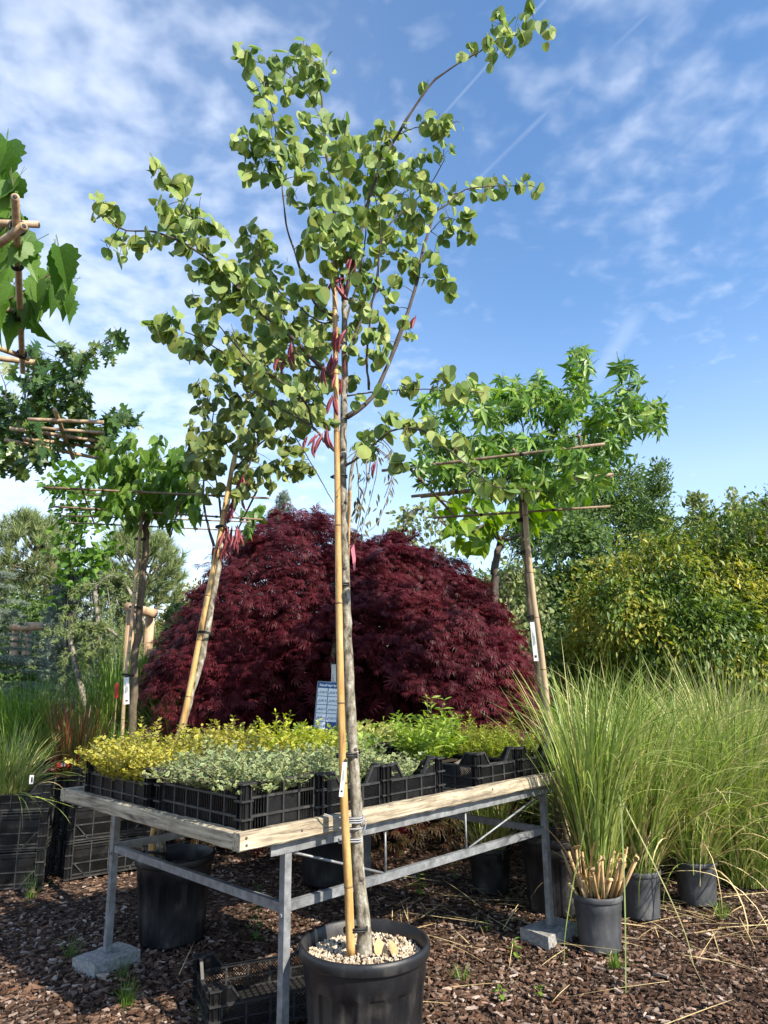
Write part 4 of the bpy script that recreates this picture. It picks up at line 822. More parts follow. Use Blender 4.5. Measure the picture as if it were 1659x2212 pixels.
RB = [(658,117,20,18),(540,133,28,25),(589,131,22,22),(628,138,25,20),(663,142,30,25),(700,160,18,30),(540,198,18,18),(577,182,18,18),(612,191,22,20),(570,219,25,15),(566,254,25,16),(649,193,20,25),(677,190,14,22),
 (617,265,18,18),(660,263,28,18),(524,314,25,25),(568,305,25,25),(589,325,25,28),(626,314,28,32),(667,318,25,30),(554,355,28,20),(586,374,22,20),(535,390,14,14),(609,383,12,15),(339,365,18,16),(355,392,15,18),(380,404,20,16),(403,395,12,16),
 (390,457,36,24),(350,452,15,18),(431,462,20,20),(450,494,28,18),(392,497,32,22),(485,506,12,18),(533,515,25,22),(568,522,25,25),(222,454,26,26),(243,470,14,14),(263,523,18,20),(293,535,18,18),(329,520,18,18),(234,538,9,11),(257,555,12,10),
 (385,526,28,20),(451,538,18,14),(436,582,24,20),(475,582,28,26),(507,582,20,20),(558,540,30,30),(543,563,22,16),(478,615,25,25),(516,615,25,25),(549,612,28,25),(594,597,36,30),(475,650,26,22),(516,650,28,22),(418,650,12,16),(439,674,16,16),(460,689,18,18),
 (326,713,16,18),(347,716,15,18),(371,695,20,16),(376,728,22,18),(412,746,28,22),(439,716,20,20),(430,773,15,14),(463,773,20,18),(492,784,20,18),(513,793,15,15),(737,273,24,22),(758,303,20,18),(731,318,20,18),(836,291,24,22),(812,318,28,24),(850,315,22,22),
 (880,282,10,14),(910,270,22,13),(946,270,26,18),(975,267,22,16),(919,344,14,20),(958,338,22,18),(663,350,25,24),(734,353,28,24),(776,344,25,24),(827,359,28,28),(886,359,22,20),(660,386,18,18),(717,404,25,34),(702,425,24,20),(791,398,25,28),(818,398,25,24),(848,386,25,24),(901,398,26,22),(928,410,15,22),
 (755,422,18,18),(627,428,14,18),(672,455,22,20),(729,446,18,14),(809,463,28,28),(856,457,28,24),(907,452,24,26),(859,505,28,18),(901,487,24,18),(952,422,16,13),(984,425,22,16),(1017,413,16,13),(1059,398,18,16),(1056,422,18,10),(1092,403,14,14),(1115,405,13,13),(1138,400,12,12),(1163,410,8,9),
 (964,457,16,14),(972,493,20,14),(1011,475,16,16),(1005,505,18,14),(1018,517,12,11),(752,505,30,28),(788,493,22,22),(824,511,24,18),(687,523,28,24),(654,529,18,18),(749,559,34,24),(818,553,20,22),(862,556,24,20),(892,562,16,20),(788,570,20,18),(937,547,18,16),(958,523,7,7),(949,577,18,18),(961,606,18,16),(973,639,11,16),(925,600,13,13),(886,591,16,14),
 (764,603,20,18),(797,612,20,18),(708,603,20,15),(663,615,15,18),(690,633,12,14),(818,627,18,14),(862,615,14,14),(871,696,15,11),(880,731,10,10),(895,731,7,8),(818,710,18,22),(794,725,18,18),(830,746,13,16),(826,714,10,14),(803,777,22,18),(826,770,12,14),(830,853,14,16),(866,833,18,18),(899,830,16,14),(886,856,12,11),(945,836,14,13),(959,803,15,16),(982,853,22,18),(1012,823,16,11),(1025,853,18,16),(1045,853,8,13),
 (790,955,20,20),(793,988,16,14),(813,975,12,18),(833,939,18,16),(856,906,18,14),(826,906,10,10),(883,919,18,20),(883,952,14,13),(922,926,16,20),(945,952,13,16),(863,998,18,16),(859,1015,14,9),(992,955,11,11),(1031,962,9,13),(1008,982,16,16),(1028,1012,9,13),(995,1045,13,15),(1025,1051,9,12),(1045,1051,9,9),(1074,1061,15,16),(1100,1060,16,14),(1138,1065,16,14),(1157,1060,7,10),
 (641,694,15,14),(575,625,20,18),(691,724,12,14),(691,754,12,12),(608,816,14,13),(714,840,16,16),(691,863,12,11),(628,879,16,14),(687,896,12,11),(600,700,18,18),(655,740,16,16),(580,680,16,14),(640,640,18,16),(760,820,14,14),(775,700,16,18),(770,650,16,16),(668,810,14,14),(600,760,18,16),(570,730,16,14),(640,780,16,14),(660,690,16,14),(700,670,14,14),(560,790,16,14),(580,840,16,14),(640,850,16,14),(700,800,14,14),(760,760,14,14),(770,870,14,12),(720,920,12,12),(650,930,14,12),(610,650,18,16),(780,660,16,16),(760,720,14,14),(840,640,14,14),(800,680,16,14),(850,670,12,12),(620,720,16,14),(540,700,14,14),(560,670,16,14),
 (1000,125,11,13),(1025,112,16,14),(1050,100,14,14),(1080,52,16,22),(1098,70,14,16),(1112,78,18,16),(1075,108,18,18),(1152,38,16,18),(1176,62,14,18),(1095,125,7,13),(1140,68,18,18),(916,192,4,4),(690,295,20,24),(705,270,14,14),(640,345,16,18),(780,310,18,16),(870,420,18,18),(840,430,20,18),(770,455,18,18),(700,480,16,16),(730,520,16,16),(880,530,16,14)]
RBF = [(u, v, 17, 15) for u, v in ((712, 430), (742, 470), (700, 520), (732, 545), (757, 600), (690, 470), (720, 500), (765, 540), (700, 590), (742, 420), (790, 640), (680, 640))]
leafy(tree, [c - [0, .28, 0] for c in curves], RBF, T['redbud'], [ML['redbud']], RB_MESH, .066, 3.6, 27, M['dark_bark'], 40, .62, .06, flat=.1)
n_main = leafy(tree, curves, RB, T['redbud'], [ML['redbud']], RB_MESH, .061, 4.3, 27, M['dark_bark'], 260, .62, .12, flat=.1)
pods(tree, [(628, 745), (612, 770), (722, 710), (739, 720), (716, 770), (705, 795), (735, 815), (725, 860), (690, 945), (700, 935), (672, 950), (742, 600), (760, 560), (722, 610)], 3.14, .09, 3)
pods(tree, [(895, 690)], 3.36, .08, 3); pods(tree, [(745, 780)], 3.1, .06, 1); pods(tree, [(815, 1000)], 3.1, .06, 2)
stk = bamboo('long golden bamboo stake tied to the front tree trunk', px_poly([(758, 2062), (752, 1900), (742, 1700), (734, 1400), (728, 1000), (723, 640), (719, 545)], 3.12, 3.20, 40), .0178, .0115, 'bamboo', .36)
for (u, v, Y, r, wr) in ((768, 2008, 3.14, .046, 2), (749, 1632, 3.165, .043, 2), (735, 1264, 3.19, .039, 2), (732, 1030, 3.2, .037, 1), (733, 745, 3.21, .034, 2)):
    tie(stk, P(u, v, Y), (-.02, .02, 1), r, r * .62, wr)
# grey twine tying stake and trunk to the bench rail
tw = thing('twine', 'grey twine binding the front tree and its stake to the bench board', 'twine', tuple(P(755, 1775, 3.2)))
for v, wr in ((1772, 3), (1790, 1), (1815, 2)): tie(tw, P(757, v, 3.17), (-.03, .02, 1), .050, .036, wr, 'cord', .0028)
bb = np.array(tw.location)
for pts in ([(735, 1772), (712, 1762), (700, 1758)], [(775, 1768), (790, 1774), (787, 1795)], [(775, 1770), (785, 1760), (783, 1772), (774, 1800)]):
    MB().tube(px_poly(pts, 3.17, 3.15, 12) - bb, .0025, 5).build('loose_end', M['cord'], tw, True)
plant_tag('white paper label hanging from the front tree tie above the bench', P(746, 1640, 3.09), .135, .017, (0, -1), (0, .12))

# --- second redbud behind the bench, in the shaded pot
t2 = thing('redbud_tree', 'second leaning redbud with bunched red pods behind the bench left half', 'tree', (-1.27, 4.56, .38))
q = px_poly([(345, 1862), (352, 1760), (385, 1600), (432, 1430), (462, 1280), (482, 1150), (505, 1000), (535, 860), (560, 760)], 4.56, 5.0, 50)
limb(t2, 'trunk', q, .030, .012, M['bark'], .10, 14)
c2 = [q]
for pts, a, b, r0, r1 in (([(462, 1180), (440, 1090), (440, 1000), (430, 920)], 4.9, 4.8, .010, .003), ([(478, 1120), (470, 1050), (455, 960), (470, 820)], 4.92, 5.1, .009, .003), ([(490, 1130), (520, 1050), (560, 950), (590, 860), (600, 760)], 4.92, 4.8, .010, .003),
        ([(500, 1020), (560, 960), (630, 900), (690, 800)], 4.95, 5.2, .008, .003), ([(535, 860), (520, 780), (500, 700)], 5, 4.9, .006, .002), ([(560, 760), (590, 690), (640, 660)], 5.0, 5.1, .006, .002), ([(545, 820), (600, 760), (680, 720)], 5.0, 4.8, .006, .002), ([(510, 990), (450, 900), (420, 830)], 4.95, 5.0, .005, .002), ([(610, 900), (660, 980), (720, 1085)], 5.05, 5.0, .005, .003)):
    qq = px_poly(pts, a, b, 24); c2.append(qq); limb(t2, 'branch', qq, r0, r1, M['dark_bark'], .2)
B2 = []
for (u, v, ru, rv, k) in ((560,720,60,50,11),(520,800,62,45,12),(600,830,62,60,14),(470,880,48,50,10),(440,960,42,60,11),(520,960,70,70,16),(600,960,60,70,15),(660,900,50,60,12),(550,1050,60,40,10),(450,1030,38,40,9),(635,1010,35,40,7),(680,800,48,60,18),(640,870,60,50,12),(560,780,50,50,10),(480,960,60,60,10),(600,680,50,50,9),(690,710,40,50,9),(645,740,50,50,9),(500,740,40,30,5),(440,850,22,20,3),(420,1010,16,30,4),(560,870,60,40,9)):
    for _ in range(k):
        a = RNG.uniform(0, 6.283); r = math.sqrt(RNG.uniform(0, 1)); B2.append((u + ru * r * math.cos(a), v + rv * r * math.sin(a), 15, 13))
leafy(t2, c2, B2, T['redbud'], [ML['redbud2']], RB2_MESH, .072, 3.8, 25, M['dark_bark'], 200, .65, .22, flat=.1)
pods(t2, [(470, 1175), (490, 1170), (505, 1160), (480, 1190), (500, 1140), (460, 1185), (515, 1150), (490, 1150), (510, 1060), (520, 1050), (530, 1040), (515, 1075), (505, 1100), (525, 1030)], 4.8, .105, 4)
s2 = bamboo('golden bamboo stake tied to the leaning second tree', px_poly([(322, 1875), (340, 1760), (395, 1560), (440, 1330), (470, 1180), (500, 1020), (537, 865)], 4.50, 4.92, 40), .0205, .014, 'bamboo', .36)
for (u, v, Y, r) in ((442, 1368, 4.72, .05), (338, 1842, 4.52, .06), (480, 1140, 4.8, .045)): tie(s2, P(u, v, Y), (.15, .1, 1), r, r * .65, 2)

# --- roof-trained trees: trellis of canes under a flat crown
def trellis(t, cx, cy, z, half, n, rot, r=.0115, mat='pale_bamboo', tilt=(0, 0), ends=None):
    g = MB(); base = np.array(t.location); R = np.array([[math.cos(rot), -math.sin(rot)], [math.sin(rot), math.cos(rot)]])
    for ax in (0, 1):
        for k in range(n):
            o = (k / (n - 1) - .5) * 2 * half * .9 + RNG.normal(0, .06); l0, l1 = -half * RNG.uniform(.98, 1.12), half * RNG.uniform(.98, 1.12); a = np.array([l0, o]) if ax == 0 else np.array([o, l0]); b = np.array([l1, o + RNG.normal(0, .09)]) if ax == 0 else np.array([o + RNG.normal(0, .04), l1])
            A, B = R @ a, R @ b; zz = z + (.012 if ax else -.012) + RNG.normal(0, .03)
            p = np.array([cx + A[0], cy + A[1], zz + tilt[0] * A[0] + tilt[1] * A[1]]); e = np.array([cx + B[0], cy + B[1], zz + tilt[0] * B[0] + tilt[1] * B[1]])
            c = MB().tube(np.linspace(p, e, 5) - base, r * RNG.uniform(.8, 1.1), 9).build('trellis_cane', M[mat], t, True)
            d = unit(e - p)
            for f in (RNG.uniform(.1, .3), RNG.uniform(.6, .9)):
                m = p + (e - p) * f - base; MB().tube([m - d * .01, m + d * .01], r * 1.35, 8).build('cane_tie', M['rubber'], c, True)
SG_MESH = temp_meshes('leaf', T['star'], [ML['star']])
sg = thing('sweetgum_tree', 'roof trained sweetgum with star shaped leaves behind the bench right end', 'tree', (1.10, 5.02, .41))
q = px_poly([(1213, 1840), (1200, 1700), (1180, 1560), (1158, 1400), (1140, 1250), (1128, 1090), (1122, 1010)], 5.02, 5.0, 40); limb(sg, 'trunk', q, .030, .020, M['brown_bark'], .05, 12)
trellis(sg, .84, 4.66, 2.74, .62, 4, -.30, .0095, 'old_bamboo')
BSF = [(RNG.uniform(910, 1330), RNG.uniform(955, 1060), 16, 13) for _ in range(110)]
cs = [q]
for pts, a, b in (([(1122, 1010), (1060, 985), (960, 960), (915, 900)], 5, 4.9), ([(1122, 1010), (1180, 960), (1300, 930), (1390, 900)], 5, 4.5), ([(1122, 1010), (1130, 930), (1110, 850)], 5, 5.2), ([(1180, 960), (1230, 880), (1262, 770)], 4.9, 4.6), ([(1300, 930), (1350, 860), (1365, 795)], 4.6, 4.5), ([(1060, 985), (1030, 920), (1000, 860)], 5, 4.3), ([(1122, 1010), (1200, 1000), (1300, 1000)], 5.0, 5.6), ([(1122, 1020), (1080, 1040), (1000, 1060)], 5, 5.4)):
    qq = px_poly(pts, a, b, 20); cs.append(qq); limb(sg, 'branch', qq, .010, .003, M['brown_bark'], .1)
BS = []
for (u, v, ru, rv, k) in ((960,890,55,50,15),(1040,880,55,50,16),(1110,870,55,40,16),(1180,890,50,50,16),(1250,900,60,50,20),(1330,900,50,50,16),(1395,890,30,40,9),(1258,800,22,48,13),(1200,875,60,30,10),(1080,870,60,25,8),(1360,840,28,45,9),(960,970,60,40,14),(1050,980,60,40,16),(1140,970,60,40,14),(1240,965,60,35,14),(1330,955,45,35,9),(940,1030,35,30,6),(1040,1040,60,40,14),(1130,1050,60,40,16),(1200,1040,50,40,12),(1100,830,20,15,3),(1160,825,15,15,3),(1310,1000,20,30,3),(1420,920,10,20,3),(1255,765,12,14,3)):
    for _ in range(k):
        a = RNG.uniform(0, 6.283); r = math.sqrt(RNG.uniform(0, 1)); BS.append((u + ru * r * math.cos(a), v + rv * r * math.sin(a), 16, 13))
leafy(sg, cs, BS, T['star'], [ML['star']], SG_MESH, .118, 2.8, 26, M['brown_bark'], 300, .45, .30, flat=.35)
leafy(sg, cs, BSF, T['star'], [ML['star']], SG_MESH, .115, 2.6, 26, M['brown_bark'], 0, .5, .2, Ymid=4.55, yspread=.32, flat=.3, attach=False)
s3 = bamboo('pale bamboo stake tied to the sweetgum trunk', px_poly([(1232, 1850), (1213, 1720), (1192, 1600), (1168, 1400), (1152, 1290), (1140, 1180), (1133, 1085)], 4.94, 4.92, 30), .021, .019, 'pale_bamboo', .4)
for (u, v, r) in ((1152, 1332, .048), (1136, 1192, .045), (1130, 1122, .045)): tie(s3, P(u, v, 4.95), (-.1, 0, 1), r, r * .6, 2)
plant_tag('narrow white label on the sweetgum trunk', P(1149, 1340, 4.88), .26, .03, (-.3, -1), (0, -.05))

# --- mulberry roof tree reaching in from the left edge, trunk outside the picture
mb_t = thing('mulberry_tree', 'roof trained mulberry with big toothed leaves at the upper left edge', 'tree', (-2.75, 2.9, 0))
limb(mb_t, 'trunk', spline([(-2.75, 2.9, 0), (-2.74, 2.9, 1.5), (-2.76, 2.9, 3.0)], 20), .035, .025, M['brown_bark'], .05, 12)
zt = 3.05; base = np.array(mb_t.location)
CN = [(G(33, 425, zt), G(49, 803, zt), .0135), (G(84, 485, zt + .03), G(-330, 470, zt + .03), .0125), (G(52, 488, zt - .03), G(-160, 640, zt - .06), .0145), (G(75, 783, zt + .03), G(-300, 740, zt + .03), .0145), (G(62, 775, zt + .0), G(-260, 660, zt), .0135), (G(48, 672, zt + .03), G(-330, 640, zt + .03), .010)]
for a, b, r in CN:
    c = MB().tube(np.linspace(a, b, 6) - base, r, 12).build('trellis_cane', M['pale_bamboo'], mb_t, True); d = unit(b - a)
    e = MB().tube(np.array([a - d * .001, a + d * .0005]) - base, r * .55, 10).build('cane_hollow', M['ink'], c, True)
for (u, v, r) in ((38, 492, .026), (37, 572, .021), (41, 682, .02), (47, 765, .02)): tie(mb_t, G(u, v, zt), (.3, -1, 0), r, r, 3, 'rubber', .004)
MU_MESH = temp_meshes('leaf', T['mulberry'], [ML['mulberry']])
cm = []
for pts, a, b in (([(-120, 560), (-40, 480), (5, 350), (10, 330)], 2.7, 2.3), ([(-160, 680), (-20, 660), (60, 625), (130, 575)], 2.9, 2.8), ([(-140, 640), (-60, 560), (30, 470)], 2.8, 2.4), ([(-120, 700), (-20, 690), (40, 690)], 2.9, 3.0)):
    qq = px_poly(pts, a, b, 16); cm.append(qq); limb(mb_t, 'branch', qq, .007, .003, M['brown_bark'], .1)
leafy(mb_t, cm, [(5,345,10,12),(15,385,20,22),(30,420,22,20),(10,440,24,24),(25,490,26,24),(5,530,22,24),(30,545,24,26),(8,590,18,14),(95,610,18,16),(125,600,18,20),(140,640,14,20),(65,655,26,20),(40,660,28,20),(15,680,24,18),(70,690,20,18),(20,700,18,14),(130,575,8,8),(100,650,14,14)], T['mulberry'], [ML['mulberry']], MU_MESH, .14, 3.6, 44, M['brown_bark'], 160, .85, .10, flat=.15)

# --- scarlet oak roof tree at the left edge
ok = thing('oak_tree', 'roof trained oak with dark spiky lobed leaves at the left edge', 'tree', (-3.15, 5.2, 0))
limb(ok, 'trunk', spline([(-3.15, 5.2, 0), (-3.13, 5.2, 1.6), (-3.15, 5.2, 3.3)], 20), .04, .03, M['brown_bark'], .05, 12)
zt = 3.08; base = np.array(ok.location)
for a, b, r in ((G(118, 885, zt + .03), G(158, 990, zt - .05), .014), (G(224, 912, zt), G(60, 906, zt), .0125), (G(232, 955, zt), G(20, 925, zt), .0125), (G(236, 968, zt), G(50, 948, zt), .0125), (G(212, 990, zt - .02), G(10, 950, zt - .02), .0125), (G(225, 935, zt), G(90, 925, zt), .011)):
    MB().tube(np.linspace(a, b, 6) - base, r, 10).build('trellis_cane', M['pale_bamboo'], ok, True)
co = []
for pts, a, b in (([(-60, 960), (40, 900), (100, 830), (190, 760), (258, 722)], 4.8, 4.6), ([(-60, 960), (40, 920), (90, 840), (150, 740)], 4.9, 4.4), ([(-40, 980), (60, 950), (160, 930), (280, 905)], 5, 4.7), ([(-60, 940), (10, 860), (0, 800)], 4.9, 4.8), ([(-60, 990), (30, 985), (90, 1000)], 5, 4.6), ([(100, 940), (140, 860), (185, 820)], 4.9, 4.9)):
    qq = px_poly(pts, a, b, 18); co.append(qq); limb(ok, 'branch', qq, .008, .002, M['dark_bark'], .1)
BO = []
for (u, v, ru, rv, k) in ((20,890,45,35,20),(20,950,40,40,18),(80,880,50,40,20),(90,940,50,40,22),(150,880,40,45,16),(160,930,45,35,14),(210,940,35,25,9),(60,820,40,25,6),(130,820,30,30,7),(180,810,30,35,8),(90,790,25,20,3),(215,760,28,20,5),(245,735,18,14,4),(145,755,22,20,3),(20,1000,30,18,8),(70,985,30,20,6),(30,790,20,15,2),(250,905,25,12,4),(285,908,10,6,2),(70,765,16,14,2)):
    for _ in range(k):
        a = RNG.uniform(0, 6.283); r = math.sqrt(RNG.uniform(0, 1)); BO.append((u + ru * r * math.cos(a), v + rv * r * math.sin(a), 15, 12))
leafy(ok, co, BO, T['oak'], [ML['oak']], temp_meshes('leaf', T['oak'], [ML['oak']]), .112, 3.6, 26, M['dark_bark'], 250, .35, .25, flat=.35)

# --- roof-trained tree on a tall stem, left of centre
rt = thing('roof_trained_tree', 'flat crowned tree on a tall stem with a wide cane trellis, left background', 'tree', tuple(P(282, 1640, 6.3) * [1, 1, 0]))
q = px_poly([(285, 1640), (288, 1510), (300, 1350), (312, 1200), (318, 1110), (320, 1060)], 6.3, 6.25, 30); limb(rt, 'trunk', q, .036, .024, M['brown_bark'], .05, 12)
trellis(rt, -1.95, 6.1, 2.90, .78, 4, .30, .009, 'old_bamboo')
s4 = bamboo('thin grey cane tied to the flat crowned tree stem', px_poly([(262, 1640), (268, 1510), (284, 1350), (298, 1200), (308, 1105)], 6.25, 6.2, 24), .016, .014, 'pale_bamboo', .5)
for (u, v, r) in ((276, 1458, .05), (292, 1312, .05), (304, 1165, .05)): tie(s4, P(u, v, 6.24), (.1, 0, 1), r, r * .5, 2)
cr_ = [q]
for pts, a, b in (([(320, 1060), (260, 1040), (215, 990)], 6.25, 6.0), ([(320, 1060), (350, 1010), (340, 970)], 6.25, 6.4), ([(320, 1060), (390, 1060), (430, 1090)], 6.25, 6.3), ([(320, 1060), (280, 1000), (270, 960)], 6.25, 5.8), ([(320, 1060), (200, 1070), (130, 1050)], 6.3, 6.6), ([(320, 1060), (400, 1000), (520, 1120)], 6.3, 6.8)):
    qq = px_poly(pts, a, b, 16); cr_.append(qq); limb(rt, 'branch', qq, .009, .003, M['brown_bark'], .1)
BR = []
for (u, v, ru, rv, k) in ((240,1010,35,35,12),(290,1000,45,35,18),(350,1010,45,35,18),(395,1030,25,35,9),(270,1050,40,25,12),(340,1060,50,30,18),(320,1100,50,25,14),(300,1130,30,15,5),(410,1060,25,30,8),(240,1080,25,20,6),(220,970,15,15,3),(280,965,20,12,4),(345,960,20,12,4),(390,990,18,18,5),(205,1050,15,18,3),(400,1090,30,20,6),(375,1130,14,20,3),(540,1110,20,18,5),(525,1150,14,12,3)):
    for _ in range(k):
        a = RNG.uniform(0, 6.283); r = math.sqrt(RNG.uniform(0, 1)); BR.append((u + ru * r * math.cos(a), v + rv * r * math.sin(a), 14, 11))
leafy(rt, cr_, BR, T['mulberry'], [ML['plane']], temp_meshes('leaf', T['mulberry'], [ML['plane']]), .115, 3.2, 24, M['brown_bark'], 220, .7, .22, flat=.25)
leafy(rt, cr_, [(RNG.uniform(205, 430), RNG.uniform(1030, 1120), 14, 12) for _ in range(60)], T['mulberry'], [ML['plane']], temp_meshes('leaf', T['mulberry'], [ML['plane']]), .11, 2.2, 24, M['brown_bark'], 0, .75, .2, Ymid=5.9, yspread=.3, attach=False)
plant_tag('white label hanging on the flat crowned tree cane', P(273, 1460, 6.15), .22, .045, (0, -1), (0, -.08))
rr_ = thing('ribbon', 'small red marker on a stick beside the flat crowned tree cane', 'marker', P(252, 1492, 6.2)); MB().box((0, 0, 0), (.03, .002, .12)).build('strip', M['red'], rr_); MB().tube([(0, .004, .07), (0.01, .004, -float(rr_.location[2]))], .004, 6).build('stick', M['pale_bamboo'], rr_)

# --- catalpa behind the sweetgum
ct = thing('catalpa_tree', 'bright lime green broad leaved tree behind the sweetgum', 'tree', tuple(P(1072, 1640, 7.6) * [1, 1, 0]))
q = px_poly([(1066, 1600), (1068, 1300), (1072, 1210), (1082, 1170)], 7.6, 7.6, 20); limb(ct, 'trunk', q, .05, .036, M['dark_bark'], .05, 12); cc = [q]
for pts, a, b in (([(1082, 1170), (1030, 1110), (985, 1090), (950, 1080)], 7.6, 7.3), ([(1082, 1170), (1110, 1130), (1180, 1090), (1260, 1060)], 7.6, 7.4), ([(1082, 1170), (1060, 1130), (1020, 1150)], 7.6, 7.1), ([(1082, 1170), (1140, 1150), (1200, 1120)], 7.6, 8.1)):
    qq = px_poly(pts, a, b, 16); cc.append(qq); limb(ct, 'branch', qq, .022, .008, M['dark_bark'], .1)
BCt = []
for (u, v, ru, rv, k) in ((960,1085,35,30,7),(1010,1085,30,25,6),(1040,1130,45,30,12),(1020,1165,40,25,8),(1090,1120,40,35,10),(1150,1100,40,35,10),(1210,1085,45,35,12),(1260,1060,30,25,6),(1150,1140,40,25,5),(985,1160,18,18,3),(1090,1165,18,18,2)):
    for _ in range(k):
        a = RNG.uniform(0, 6.283); r = math.sqrt(RNG.uniform(0, 1)); BCt.append((u + ru * r * math.cos(a), v + rv * r * math.sin(a), 17, 14))
leafy(ct, cc, BCt, T['catalpa'], [ML['catalpa']], temp_meshes('leaf', T['catalpa'], [ML['catalpa']]), .18, 1.6, 28, M['dark_bark'], 150, .45, .3, flat=.45)

# --- bronze weeping tree with a thin stake behind the front trunk
wp = thing('weeping_tree', 'small weeping tree with bronze narrow leaves behind the front trunk', 'tree', tuple(P(714, 1640, 6.5) * [1, 1, 0]))
q = px_poly([(712, 1640), (716, 1520), (720, 1420), (735, 1250), (752, 1100), (762, 1000), (790, 950)], 6.5, 6.5, 40); limb(wp, 'trunk', q, .030, .012, M['bark'], .06, 10); cw = []
for pts in ([(790, 950), (800, 1000), (780, 1100), (765, 1180)], [(790, 950), (815, 1000), (800, 1080), (780, 1150)], [(790, 950), (850, 1000), (842, 1060), (815, 1130), (790, 1150)], [(775, 970), (745, 1000), (735, 1080), (730, 1120)], [(790, 950), (830, 960), (850, 1010), (830, 1075)], [(770, 980), (775, 1060), (770, 1130)], [(790, 960), (790, 1060), (760, 1130)]):
    qq = px_poly(pts, 6.5, 6.5 + RNG.normal(0, .3), 18); cw.append(qq); limb(wp, 'branch', qq, .007, .003, M['bark'], .1)
BW = [(pp[0] + RNG.normal(0, 6), pp[1] + RNG.normal(0, 6), 9, 12) for c in cw for pp in proj(c[3:])[::2]]
leafy(wp, cw, BW, T['lance'], [ML['weep']], None or temp_meshes('leaf', T['lance'], [ML['weep']]), .09, 1.3, 18, M['brown_bark'], 0, .85, .05, attach=False)
s5 = bamboo('thin orange cane behind the front trunk', px_poly([(742, 1640), (747, 1400), (752, 1200), (757, 1060)], 6.4, 6.4, 20), .014, .012, 'bamboo', .4)
rb = thing('ribbon', 'pink ribbon hanging on the thin cane right of the front trunk', 'ribbon', P(760, 1178, 6.3))
MB().add([(-.015, 0, 0), (.02, 0, .01), (.035, .004, -.12), (.03, .006, -.23), (.015, .006, -.23), (.005, .003, -.12)], [[0, 1, 2, 5], [5, 2, 3, 4]]).build('strip', M['pink'], rb)
plant_tag('white label on the slim weeping tree trunk beside the price board', P(721, 1432, 6.3), .38, .04, (0, -1), (0, .0))
# ------------------------------------------------------------------ purple cut-leaf maple
def maple():
    t = thing('japanese_maple', 'big purple red cut leaf maple dome behind the bench', 'tree', tuple(P(735, 1640, 7.6) * [1, 1, 0])); base = np.array(t.location)
    E = [(P(645, 1450, 7.5)[0], 7.5, 1.1, 1.22, 1.3, 2.06), (P(850, 1450, 7.5)[0], 7.55, 1.0, 1.15, 1.3, 1.90), (P(728, 1500, 7.4)[0], 7.4, .75, 1.75, 1.5, 1.9), (P(965, 1500, 7.3)[0], 7.3, .85, .78, 1.1, 1.66), (P(515, 1500, 7.3)[0], 7.3, .85, .82, 1.1, 1.62), (P(740, 1500, 7.2)[0], 7.0, .6, 1.3, .75, 1.3)]
    E = np.array(E); C, Rr = E[:, :3], E[:, 3:]
    cl = []
    while len(cl) < 2500:
        k = RNG.choice(len(E), p=[.2, .2, .26, .12, .12, .10]); d = rdir(1)[0]
        if d[2] < -.55: continue
        p = C[k] + d * Rr[k] * RNG.uniform(.90, 1.04)
        if p[2] < .25 or (p[2] < .75 and p[1] < 6.9) or p[1] < 6.25: continue
        ins = np.min(np.sum(((p - C) / Rr) ** 2, 1))
        if ins < .80: continue
        cl.append((p, unit(d / Rr[k])))
    pos, tt, nn, sc = [], [], [], []
    for p, n in cl:
        m = int(RNG.integers(16, 30)); out = unit(n * [1, 1, .25] + np.array([0, 0, -.12]) + RNG.normal(0, .2, 3)); side = unit(np.cross(out, [0, 0, 1]))
        f = RNG.uniform(-.6, 1, m); s = RNG.normal(0, .55, m); q = p + out * (f * .17)[:, None] + side * (s * .14)[:, None]; q[:, 2] += RNG.normal(0, .022, m) - .10 * np.clip(f, 0, 1) ** 2 - .03 * np.abs(s)
        pos.append(q); tt.append(out * .9 + side * (s * .6)[:, None] + np.array([0, 0, -.38]) + RNG.normal(0, .25, (m, 3))); nn.append(np.array([0, 0, 1.0]) + out * .35 + RNG.normal(0, .3, (m, 3))); sc.append(RNG.uniform(.055, .105, m))
    # sparse inner leaves
    for k in range(1700):
        j = RNG.integers(0, len(E)); p = C[j] + rdir(1)[0] * Rr[j] * RNG.uniform(.35, .9)
        if p[2] < .2 or p[1] < 6.35: continue
        m = 12; pos.append(p + RNG.normal(0, .10, (m, 3))); tt.append(rdir(m) + [0, 0, -.4]); nn.append(rdir(m)); sc.append(RNG.uniform(.10, .16, m))
    pos, tt, nn, sc = np.vstack(pos), np.vstack(tt), np.vstack(nn), np.concatenate(sc)
    tag(link('crown', scatter_mesh('crown', T['dissect'], pos - base, frames(tt, nn), sc, ML['maple'], False), t), kind='stuff')
    q = spline([base, base + [.05, 0, .5], base + [-.05, -.1, 1.1]], 14); limb(t, 'trunk', q, .10, .07, M['dark_bark'], .1, 12)
    for _ in range(16):
        p, n = cl[RNG.integers(0, len(cl))]; b = q[RNG.integers(6, 14)]; mid = (b + p) / 2 + [0, 0, .25]; limb(t, 'branch', spline([b, mid, p], 12), .03, .006, M['dark_bark'], .1)
    # olive tinged leaves of the shaded skirt
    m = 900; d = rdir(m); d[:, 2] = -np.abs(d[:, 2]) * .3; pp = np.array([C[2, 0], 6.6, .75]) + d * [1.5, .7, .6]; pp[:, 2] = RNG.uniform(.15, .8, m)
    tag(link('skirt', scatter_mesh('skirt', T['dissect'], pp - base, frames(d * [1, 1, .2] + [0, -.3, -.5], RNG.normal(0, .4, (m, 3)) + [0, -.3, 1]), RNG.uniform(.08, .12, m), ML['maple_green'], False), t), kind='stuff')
maple()

